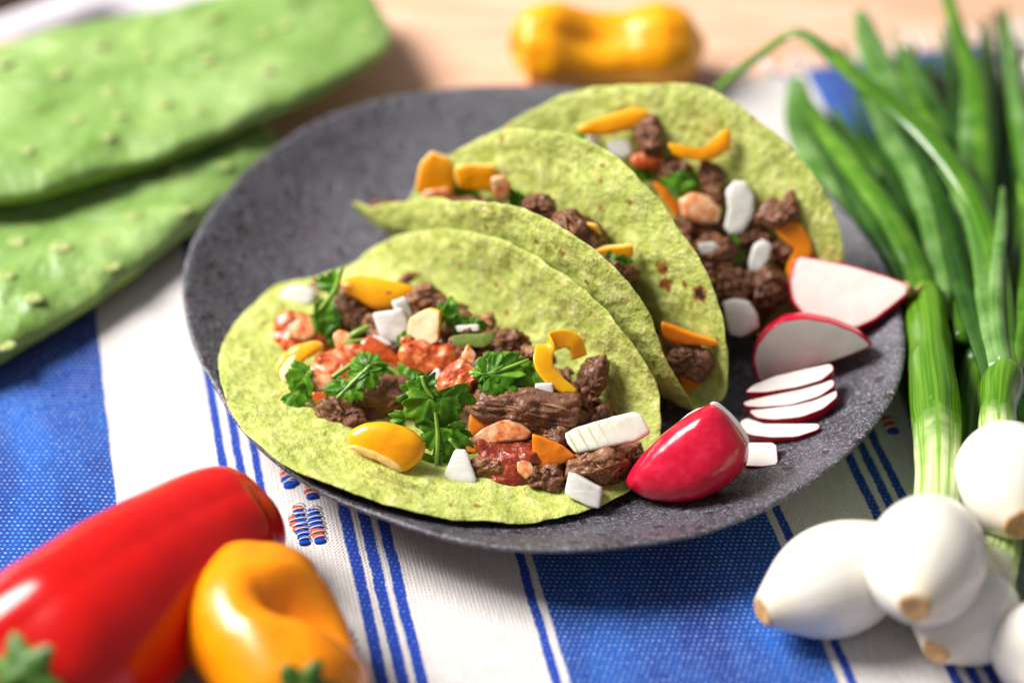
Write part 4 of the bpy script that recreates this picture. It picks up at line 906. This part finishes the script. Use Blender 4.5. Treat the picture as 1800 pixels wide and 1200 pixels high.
slice_('topmost radish slice of the fan, leaning on the shaded half', [(1310,690),(1322,678),(1360,662),(1410,650),(1462,639),(1467,650),(1445,668),(1405,680),(1350,689)], 1.15)
slice_('second radish slice from the top of the fan', [(1305,708),(1325,702),(1390,688),(1440,675),(1466,667),(1468,678),(1440,697),(1390,712),(1335,716),(1310,714)], 0.85)
slice_('third radish slice from the top of the fan', [(1315,722),(1350,718),(1400,712),(1445,700),(1472,686),(1472,698),(1448,718),(1410,733),(1360,738),(1330,735)], 0.62)
slice_('broad lowest radish slice with a red front edge, above the square end', [(1300,742),(1312,734),(1340,745),(1400,745),(1442,745),(1440,755),(1400,768),(1355,769),(1320,765),(1302,756)], 0.45)
slice_('square cut radish end lying below the fan of slices', [(1298,790),(1312,778),(1364,778),(1368,816),(1340,820),(1302,818)], 0.25)
R0 = P(1215, 800, plate_z(5.5, -7)+1.35); NR = unit([-.25, -.75, .62])
t = thing('radish_quarter', 'shiny red radish quarter at the front right of the plate', 'radish', R0, 'cut radish on the plate')
slab('skin', [(1100,845),(1112,822),(1145,782),(1190,742),(1240,712),(1260,707),(1282,725),(1305,758),(1317,785),(1310,822),(1285,850),(1240,876),(1190,882),(1145,876),(1115,862)], R0, NR, 1.5, .25, .62, .3, 2, .2, mats='radish_skin', parent=t, amp=.012, n=96, rings=16, bend=(-.02, 0, 0))
slab('flesh', [(1250,706),(1262,706),(1290,731),(1312,760),(1318,778),(1312,782),(1290,752),(1268,724)], on_plane(1285, 745, R0+NR*.35, NR), unit([.3, -.6, .7]), .05, .5, .3, .6, 1, mats='radish_flesh', parent=t, amp=.006)
slab('flesh', [(1185,748),(1215,722),(1258,706),(1300,745),(1316,780),(1295,820),(1230,800)], R0-NR*.28, NR, .06, .2, .3, .6, 1, mats='radish_flesh', parent=t, amp=.006)

# ------------------------------------------------------------------ cactus paddles
def paddle(label, px, z0, tilt, thick, areoles, seed):
    c = cen(px); A = P(c[0], c[1], z0); N = unit([tilt[0], tilt[1], 1]); e1, e2, N = frame(N)
    t = thing('cactus_paddle', label, 'cactus paddle', A, 'cactus paddles stacked at the left')
    W = np.array([on_plane(x, y, A, N) for x, y in px]); Q = resample(catmull(np.stack([(W-A)@e1, (W-A)@e2], 1), 8, True), 200); ctr = Q.mean(0)
    nk = 40; ph = np.linspace(0, math.pi, nk)
    sc_ = lambda f: ((lambda t: (t, math.copysign(max(0, 1-t**5)**.32, math.cos(f))))(math.sin(f)**.8 if 0 < f < math.pi-1e-6 else 0.))
    V, ts = [], []
    for f in ph:
        tt_, zz = sc_(f); q = ctr+(Q-ctr)*tt_; V.append(np.c_[q, np.full(len(q), zz*thick/2)])
    V = np.array(V).reshape(-1, 3); p3 = np.c_[V[:, :2], np.full(len(V), seed*5.)]
    topm = np.clip(V[:, 2]/(thick/2), 0, 1)
    V[:, 2] += topm*(.14*fbm(p3*.45, 3, seed)+.13*ridge(p3*np.array([.30, .75, 1]), 2, seed)); V[:, :2] += .06*np.stack([fbm(p3*.9, 2, seed+4), fbm(p3*.9+9, 2, seed+5)], 1)
    apts = []
    for x, y, s_ in areoles:
        w_ = on_plane(x, y, A+N*thick*.5, N)-A; a, b = w_@e1, w_@e2; d2 = (V[:, 0]-a)**2+(V[:, 1]-b)**2
        V[:, 2] += topm*.13*np.exp(-d2/(.5*s_)**2); apts.append((a, b, s_))
    X = A+V[:, :1]*e1+V[:, 1:2]*e2+V[:, 2:3]*N; F = grid_faces(200, nk, True)
    body = mobj('flesh', X, F, ['cactus_skin', 'cactus_rim'], t, [1 if j > nk*.46 else 0 for j in range(nk-1) for _ in range(200)])
    top = V[:200*nk//2]
    for a, b, s_ in apts:
        i = np.argmin((top[:, 0]-a)**2+(top[:, 1]-b)**2); zc = top[i, 2]
        th = np.linspace(0, 2*math.pi, 16, endpoint=False); vv = []
        for r_, h in ((1, -.05), (.9, .0), (.7, .025), (.45, .035), (.3, .02), (.0, .0)):
            wob_ = 1+.25*vn(np.c_[np.cos(th)*1.7+a, np.sin(th)*1.7+b, th*0], seed); vv.append(np.c_[a+np.cos(th)*r_*s_*.34*wob_, b+np.sin(th)*r_*s_*.26*wob_, np.full(16, zc+h*s_)])
        vv = np.array(vv).reshape(-1, 3)
        mobj('areole', A+vv[:, :1]*e1+vv[:, 1:2]*e2+vv[:, 2:3]*N, grid_faces(16, 6, True), 'cactus_areole', t)
    return t
paddle('upper green cactus paddle lying across the lower one at far left', [(-160,120),(-60,86),(20,72),(80,54),(150,44),(230,30),(320,16),(420,2),(520,-18),(610,-22),(650,5),(672,40),(689,78),(680,108),(640,138),(560,178),(490,207),(420,232),(330,268),(280,284),(200,304),(120,325),(50,340),(-20,345),(-120,340),(-220,290),(-240,200)], 2.35, (.05, .02), 1.15,
       [(8,108,1),(105,132,1),(168,82,.9),(255,104,.8),(190,160,.9),(368,122,1),(52,186,.9),(130,208,.9),(210,210,.8),(285,185,1),(345,200,.7),(188,243,.9),(45,262,1),(375,38,.8),(265,30,.8),(460,65,1.1),(500,58,1),(470,140,.8),(2,240,.8),(345,92,.6),(560,40,.8),(640,60,1)], 3)
paddle('lower green cactus paddle resting on the blue band of the towel', [(-160,330),(-60,320),(80,300),(200,270),(320,235),(420,215),(470,225),(486,250),(470,282),(440,308),(400,345),(340,398),(270,452),(200,507),(120,562),(50,605),(-10,640),(-90,660),(-200,620),(-260,500)], 1.15, (-.02, 0), 1.05,
       [(32,432,1.2),(112,445,1.3),(232,382,1),(325,372,.9),(200,470,1),(62,535,1.1),(15,500,1),(12,605,1.1),(395,290,.9),(175,425,.7),(5,490,.8),(310,300,.8),(120,335,.8)], 7)

# ------------------------------------------------------------------ whole peppers
def pepper_body(parent, mat_, spine, radii, lobes=3, lobe=.08, dents=(), twist=.3, seed=0, ph0=0., squash=1., up=(0, 0, 1)):
    Pt = catmull(np.array(spine), 14); s_ = np.linspace(0, 1, len(Pt)); R = np.interp(s_, np.linspace(0, 1, len(radii)), radii)
    for _ in range(4): R[1:-1] = (R[:-2]+2*R[1:-1]+R[2:])/4
    T = np.gradient(Pt, axis=0); T /= np.linalg.norm(T, axis=1, keepdims=True); n = 96; a = np.linspace(0, 2*math.pi, n, endpoint=False); V = []
    for i in range(len(Pt)):
        b = unit(np.cross(T[i], up)); u = np.cross(b, T[i])
        rr = R[i]*(1+lobe*(np.abs(np.sin(lobes/2*(a+ph0+twist*s_[i])))*2-1.2)+.035*vn(np.c_[np.cos(a)*1.2, np.sin(a)*1.2, np.full(n, s_[i]*3)], seed))
        V.append(Pt[i]+b*(rr*np.cos(a))[:, None]+u*(rr*squash*np.sin(a))[:, None])
    V = np.array(V); ctr = Pt[:, None]
    V = V.reshape(-1, 3); C = np.repeat(Pt, n, 0)
    for (pt, rad, dep) in dents:
        d = np.linalg.norm(V-np.asarray(pt), axis=1); k = np.exp(-(d/rad)**2)*dep; V = V-(V-C)/np.maximum(np.linalg.norm(V-C, axis=1, keepdims=True), .01)*k[:, None]
    F = grid_faces(n, len(Pt), True)+[tuple(range(n))[::-1], tuple(range((len(Pt)-1)*n, len(Pt)*n))]
    return mobj('body', V, F, mat_, parent)
def rp_(pts): return [P(*p) for p in pts]
t = thing('red_pepper', 'long red pepper lying at the bottom left corner', 'pepper', P(230, 1120, .3), 'whole sweet peppers')
pepper_body(t, 'red_skin', rp_([(-20, 1225, 2.9), (10, 1208, 3.1), (110, 1148, 3.1), (230, 1055, 2.75), (335, 975, 2.35), (405, 928, 2.1), (446, 908, 2.0), (470, 892, 1.95)]), [.8, 2.55, 3.05, 2.85, 2.4, 2.1, 1.6, .3], 3, .04, [(P(476, 912, 2.0), .5, .5), (P(40, 1150, 5.2), 1.2, .4), (P(300, 1080, 3.2), 1.0, .25)], seed=3, ph0=.6)
def calyx(parent, C, D, r, stem_len, seed=0):
    D = unit(D); e1, e2, _ = frame(D); V = []; n = 40; a = np.linspace(0, 2*math.pi, n, endpoint=False)
    for k, (f, h) in enumerate(((1.0, -.18), (.92, -.02), (.6, .12), (.32, .2), (.26, .45), (.24, .8), (.27, 1.0), (.2, 1.05), (0, 1.03))):
        rr = r*f*(1+(.22*np.sin(6*a+seed) if k < 2 else .08*np.sin(5*a))); V.append(C+np.outer(np.cos(a)*rr, e1)+np.outer(np.sin(a)*rr, e2)+D*(h*stem_len))
    V = np.array(V).reshape(-1, 3); V += .05*np.stack([fbm(V*2.5+i*5, 2, i) for i in range(3)], 1)
    mobj('stem', V, grid_faces(n, 9, True), 'pepper_stem_green', parent)
calyx(t, P(40, 1196, 5.3), np.array([-.45, -.75, .45]), 1.15, 1.2, 1)
t = thing('orange_pepper', 'dented orange pepper standing at the bottom edge beside the red pepper', 'pepper', P(465, 1150, .2), 'whole sweet peppers')
pepper_body(t, 'orange_skin', rp_([(548, 1275, 2.4), (535, 1240, 2.6), (494, 1150, 2.8), (452, 1094, 2.65), (450, 1046, 2.3), (460, 1022, 2.15), (468, 1008, 2.05)]), [1.1, 2.0, 2.3, 2.32, 2.05, 1.4, .2], 3, .04, [(P(470, 1050, 4.6), .7, .45), (P(508, 1048, 4.5), .85, .8), (P(548, 1058, 4.2), .9, 1.0), (P(585, 1085, 3.8), .9, .8), (P(590, 1140, 3.4), .8, .35)], seed=5, ph0=.5, twist=.2)
calyx(t, P(536, 1222, 4.4), np.array([.25, -.8, .35]), .9, 1.0, 2)
t = thing('yellow_pepper', 'yellow pepper lying on the bare board behind the plate', 'pepper', P(1075, 110, 0), 'whole sweet peppers')
pepper_body(t, 'yellow_skin', rp_([(912, 88, 1.8), (925, 86, 1.8), (975, 84, 1.9), (1040, 88, 1.75), (1100, 88, 1.7), (1160, 84, 1.75), (1205, 82, 1.7), (1238, 80, 1.7)]), [.5, 1.6, 1.9, 1.68, 1.58, 1.85, 1.55, .3], 3, .06, [(P(1030, 62, 3.2), 1.4, .6), (P(1060, 50, 3.0), 1.2, .25), (P(935, 110, 2.6), .7, .3)], seed=8, ph0=1.0)
calyx(t, P(926, 78, 2.0), P(890, 76, 2.1)-P(930, 80, 2.0), .8, .5, 3)

# ------------------------------------------------------------------ spring onions
def bulb_part(parent, path, radii, cap):
    v, f, uv = tube(path, radii, 48, sub=10, cap=True); mobj('bulb', v, f, 'onion_bulb', parent, uv=uv)
    D = unit(np.array(path[0])-np.array(path[1])); C = np.array(path[0]); e1, e2, _ = frame(D); V = []; a = np.linspace(0, 2*math.pi, 28, endpoint=False)
    for fr_, h in ((1.1, -.14), (1.06, .02), (.93, .06), (.78, .035), (.5, .045), (.25, .025), (0, .03)):
        rr = cap*.86*fr_*(1+.06*np.sin(3*a+C[0])); V.append(C+np.outer(np.cos(a)*rr, e1)+np.outer(np.sin(a)*rr, e2)+D*h)
    V = np.array(V).reshape(-1, 3); V += .025*np.stack([fbm(V*7+i*5, 2, i) for i in range(3)], 1)
    mobj('root_plate', V, grid_faces(28, 7, True), 'root_scar', parent)
def leaf(parent, pts, hw, m='fresh_scallion_leaf', flat=.55, up=(0, 0, 1), crease=0, seed=0):
    v, f, uv = tube([P(*p) for p in pts], [k*.87 for k in hw], 18, flat, up, 8, wob=.12, seed=seed, crease=crease); return mobj('leaf', v, f, m, parent, uv=uv)
def stalk(parent, pts, r):
    v, f, uv = tube([P(*p) for p in pts], r, 36, sub=10, wob=.12, seed=int(pts[0][0])); return mobj('stalk', v, f, 'scallion_stalk', parent, uv=uv)
BR = [.48, 1.2, 1.72, 1.98, 2.03, 1.96, 1.72, 1.3, .85]
def bulb_path(root, neck, n=9, sag=0):
    a, b = np.array(root, float), np.array(neck, float); return [a+(b-a)*k for k in np.linspace(0, 1, n)]
# the bulb on top of the heap, its stalk running straight up the picture
t = thing('spring_onion', 'spring onion whose bulb tops the heap, root facing the camera', 'spring onion', P(1640, 960, 1.5), 'spring onions with long green leaves')
b0, b1 = P(1608, 1066, 4.1), P(1647, 905, 2.9)
bulb_part(t, bulb_path(b0, b1), [.5]+[k*.91 for k in BR[1:]], .53)
stalk(t, [(1647, 915, 2.9), (1648, 850, 2.9), (1648, 790, 2.9), (1646, 720, 2.8), (1638, 650, 2.7), (1632, 580, 2.5), (1622, 520, 2.4)], [.74, .70, .78, .84, .76, .72, .70])
leaf(t, [(1632, 560, 2.5), (1612, 480, 2.6), (1580, 410, 2.7), (1535, 340, 2.7), (1485, 275, 2.6), (1440, 215, 2.4), (1408, 160, 2.2)], [.68, .64, .60, .58, .52, .4, .15])
leaf(t, [(1612, 540, 2.2), (1585, 460, 2.0), (1545, 390, 1.9), (1500, 320, 1.9), (1455, 250, 1.9), (1425, 190, 1.8)], [.7, .85, .85, .8, .6, .25], 'dark_shaded_scallion_leaf')
leaf(t, [(1645, 560, 2.4), (1650, 480, 2.3), (1640, 400, 2.2), (1610, 320, 2.2), (1560, 230, 2.2), (1520, 150, 2.1)], [.6, .62, .6, .55, .5, .2], 'bluish_scallion_leaf')
# the elongated bulb lying to the left
t = thing('spring_onion', 'spring onion with an egg shaped bulb lying leftmost on the blue band', 'spring onion', P(1430, 1040, .3), 'spring onions with long green leaves')
bulb_part(t, bulb_path(P(1340, 1074, 1.75), P(1605, 960, 1.9)), [.48, 1.02, 1.48, 1.74, 1.80, 1.70, 1.45, 1.12, .85], .5)
stalk(t, [(1590, 968, 1.9), (1640, 930, 1.7), (1665, 880, 1.5), (1670, 800, 1.3), (1660, 700, 1.2)], [.8, .7, .7, .7, .7])
leaf(t, [(1660, 720, 1.2), (1670, 600, 1.1), (1680, 480, 1.2), (1660, 350, 1.3), (1640, 230, 1.3), (1640, 110, 1.2)], [.65, .7, .7, .65, .5, .2], 'dark_shaded_scallion_leaf')
leaf(t, [(1650, 720, 1.1), (1600, 600, 1.0), (1560, 500, 1.0), (1510, 420, 1.0), (1470, 330, 1.1), (1440, 270, 1.1)], [.6, .75, .8, .75, .6, .3], 'dark_shaded_scallion_leaf')
# under the top bulb
t = thing('spring_onion', 'spring onion with a bulb half hidden under the top one', 'spring onion', P(1690, 1090, .3), 'spring onions with long green leaves')
bulb_part(t, bulb_path(P(1645, 1145, 1.7), P(1752, 990, 1.9)), [.48, .98, 1.5, 1.82, 1.85, 1.6, 1.2, .9, .75], .5)
stalk(t, [(1748, 998, 1.9), (1760, 960, 1.8), (1766, 900, 1.6), (1750, 800, 1.4), (1725, 700, 1.3)], [.75, .68, .68, .7, .7])
leaf(t, [(1735, 740, 1.3), (1700, 620, 1.2), (1640, 480, 1.3), (1590, 360, 1.4), (1555, 240, 1.5), (1540, 140, 1.5)], [.65, .7, .7, .65, .5, .2], 'dark_shaded_scallion_leaf')
leaf(t, [(1735, 740, 1.2), (1760, 600, 1.2), (1770, 450, 1.3), (1755, 330, 1.3), (1720, 200, 1.4), (1690, 110, 1.4)], [.6, .65, .7, .6, .5, .2], 'dark_shaded_scallion_leaf')
# right hand bulb with the branching leaves
t = thing('spring_onion', 'spring onion with a round bulb at the right edge and branching leaves', 'spring onion', P(1770, 870, .8), 'spring onions with long green leaves')
bulb_part(t, bulb_path(P(1796, 922, 3.6), P(1754, 765, 3.0)), [.5, 1.08, 1.5, 1.72, 1.76, 1.70, 1.46, 1.05, .68], .58)
stalk(t, [(1754, 785, 3.1), (1754, 745, 3.2), (1757, 715, 3.25), (1760, 690, 3.2), (1764, 665, 3.2), (1766, 650, 3.2)], [.68, .64, .62, .70, .72, .55])
leaf(t, [(1750, 680, 3.3), (1728, 610, 3.3), (1698, 520, 3.1), (1675, 440, 3.0), (1655, 360, 2.9), (1625, 290, 2.8), (1585, 220, 2.6)], [.5, .52, .5, .46, .42, .36, .15], 'dark_shaded_scallion_leaf')
leaf(t, [(1758, 650, 3.5), (1740, 570, 3.5), (1728, 480, 3.4), (1712, 400, 3.4), (1680, 330, 3.4), (1650, 290, 3.3)], [.46, .46, .42, .36, .3, .12], 'bluish_scallion_leaf')
leaf(t, [(1768, 660, 3.5), (1766, 590, 3.5), (1758, 500, 3.6), (1740, 420, 3.7), (1705, 340, 3.9), (1650, 262, 4.2), (1580, 195, 4.5), (1510, 140, 4.9), (1455, 92, 5.3), (1418, 64, 5.5), (1398, 58, 5.5), (1378, 66, 5.3), (1335, 98, 4.8), (1292, 130, 4.3), (1258, 158, 3.9)],
     [.5, .5, .48, .5, .52, .54, .5, .46, .40, .32, .26, .24, .24, .24, .2], flat=.5)
leaf(t, [(1772, 660, 3.4), (1790, 600, 3.4), (1806, 520, 3.3), (1812, 420, 3.2), (1800, 320, 3.0)], [.45, .48, .45, .4, .3])
leaf(t, [(1764, 640, 3.6), (1752, 560, 3.8), (1752, 480, 3.9), (1760, 400, 3.9), (1762, 330, 3.8)], [.34, .34, .3, .24, .1], 'bluish_scallion_leaf')
leaf(t, [(1778, 690, 3.2), (1800, 640, 3.2), (1840, 590, 3.1)], [.42, .42, .4])
# cut off by the right edge
t = thing('spring_onion', 'spring onion bulb cut off by the right edge at the bottom corner', 'spring onion', P(1830, 1130, .3), 'spring onions with long green leaves')
bulb_part(t, bulb_path(P(1852, 1225, 1.8), P(1850, 1040, 2.0)), [.5, 1.05, 1.6, 1.85, 1.85, 1.55, 1.1, .82, .7], .5)
stalk(t, [(1850, 1050, 2.0), (1846, 980, 1.8), (1836, 880, 1.6), (1820, 760, 1.4)], [.7, .64, .66, .66])
leaf(t, [(1822, 790, 1.4), (1806, 650, 1.4), (1800, 480, 1.5), (1796, 330, 1.6), (1785, 200, 1.7), (1752, 20, 2.2)], [.6, .62, .6, .5, .45, .2], 'dark_shaded_scallion_leaf')
# one lying behind, leaves running to the far hem
t = thing('spring_onion', 'spring onion whose pale broad leaves reach the far hem of the towel', 'spring onion', P(1660, 380, .4), 'spring onions with long green leaves')
leaf(t, [(1725, 640, 2.0), (1700, 480, 2.1), (1650, 350, 2.2), (1600, 240, 2.3), (1560, 150, 2.4), (1530, 80, 2.5), (1512, 20, 2.6)], [.5, .6, .65, .75, .8, .7, .3], 'bluish_scallion_leaf', flat=.35)
leaf(t, [(1740, 600, 2.0), (1735, 480, 2.2), (1728, 360, 2.4), (1722, 240, 2.6), (1712, 140, 2.8), (1688, 70, 3.0), (1664, -10, 3.2)], [.5, .55, .6, .55, .5, .4, .35])
leaf(t, [(1700, 560, 1.6), (1680, 420, 1.8), (1650, 280, 1.9), (1630, 180, 2.0), (1636, 100, 2.1)], [.5, .55, .5, .4, .2], 'dark_shaded_scallion_leaf')
leaf(t, [(1690, 480, 1.7), (1660, 330, 1.9), (1625, 220, 2.1), (1604, 140, 2.2), (1590, 85, 2.2)], [.4, .5, .55, .5, .25], 'bluish_scallion_leaf')
leaf(t, [(1760, 560, 1.6), (1690, 420, 1.4), (1700, 300, 1.5), (1690, 190, 1.6), (1655, 100, 1.7)], [.5, .55, .5, .45, .2], 'dark_shaded_scallion_leaf')
leaf(t, [(1720, 620, .9), (1620, 470, .8), (1560, 380, .8), (1500, 290, .9), (1460, 210, .9)], [.6, .7, .7, .6, .3], 'dark_shaded_scallion_leaf')
leaf(t, [(1600, 520, 1.3), (1540, 430, 1.4), (1480, 350, 1.5), (1430, 270, 1.6), (1408, 200, 1.6), (1400, 140, 1.5)], [.6, .75, .85, .85, .75, .4], 'bluish_scallion_leaf', flat=.3)
leaf(t, [(1740, 520, .8), (1690, 380, .8), (1640, 260, .9), (1600, 170, .9), (1570, 110, .9)], [.6, .8, .8, .6, .3], 'dark_shaded_scallion_leaf')
leaf(t, [(1790, 560, .7), (1760, 420, .7), (1720, 300, .8), (1680, 200, .9), (1660, 130, .9)], [.7, .9, .9, .7, .3], 'dark_shaded_scallion_leaf')
leaf(t, [(1640, 800, .6), (1610, 680, .6), (1590, 600, .7), (1560, 520, .7), (1520, 430, .8)], [.6, .7, .75, .8, .5], 'dark_shaded_scallion_leaf')
leaf(t, [(1720, 860, .7), (1710, 760, .7), (1690, 660, .8), (1670, 560, .8), (1640, 460, .8)], [.6, .7, .8, .8, .5], 'dark_shaded_scallion_leaf')
leaf(t, [(1790, 800, .8), (1790, 700, .8), (1770, 600, .9), (1760, 500, .9)], [.8, .9, .9, .6], 'dark_shaded_scallion_leaf')
leaf(t, [(1790, 640, 1.0), (1780, 470, .9), (1745, 330, .9), (1730, 230, 1.0)], [.6, .7, .6, .3], 'dark_shaded_scallion_leaf')
stalk(t, [(1700, 900, .9), (1705, 800, 1.0), (1715, 700, 1.3), (1725, 620, 1.7)], [.7, .7, .68, .6])
# a further bulb with dry roots at the top right
lr = np.random.default_rng(12); xs_ = [(1700, 640), (1730, 600), (1675, 560), (1750, 640), (1710, 520), (1690, 600), (1765, 560), (1655, 540), (1735, 500), (1780, 620)]
for k, (bx, by) in enumerate(xs_+[(x+18, y+25) for x, y in xs_]):
    tx = 1440+36*(k % 10)+20*(k//10)+lr.uniform(-20, 20); ty = 190-10*k+lr.uniform(-30, 30); z0 = lr.uniform(.9, 2.6); mx_ = bx*.45+tx*.55+lr.uniform(10, 50)
    leaf(t, [(bx, by, z0), ((bx*2+mx_)/3, by*.7+ty*.3, z0+.1), (mx_, (by+ty)*.47, z0+.15), ((mx_+tx*2)/3, by*.2+ty*.8, z0+.1), (tx, ty, z0-.3)], list(np.array([.40, .44, .42, .34, .10])*lr.uniform(.75, 1.05)), ('dark_shaded_scallion_leaf', 'fresh_scallion_leaf', 'dark_shaded_scallion_leaf', 'bluish_scallion_leaf')[k % 4], seed=k)
t = thing('spring_onion', 'small spring onion bulb with brown roots at the top right edge', 'spring onion', P(1815, 130, .2), 'spring onions with long green leaves')
bulb_part(t, bulb_path(P(1806, 112, 1.4), P(1870, 190, 1.4)), [.35, .7, 1.0, 1.1, 1.1, .95, .8, .6, .5], .35)
for i in range(12):
    c = P(1806, 112, 1.4); d = np.array([-1.2+RNG.normal(0, .5), .9+RNG.normal(0, .6), RNG.normal(.2, .5)])
    v, f, uv = tube([c, c+d*.5+[0, 0, .2], c+d], [.07, .05, .02], 6, sub=4); mobj('root', v, f, 'dry_root', t, uv=uv)
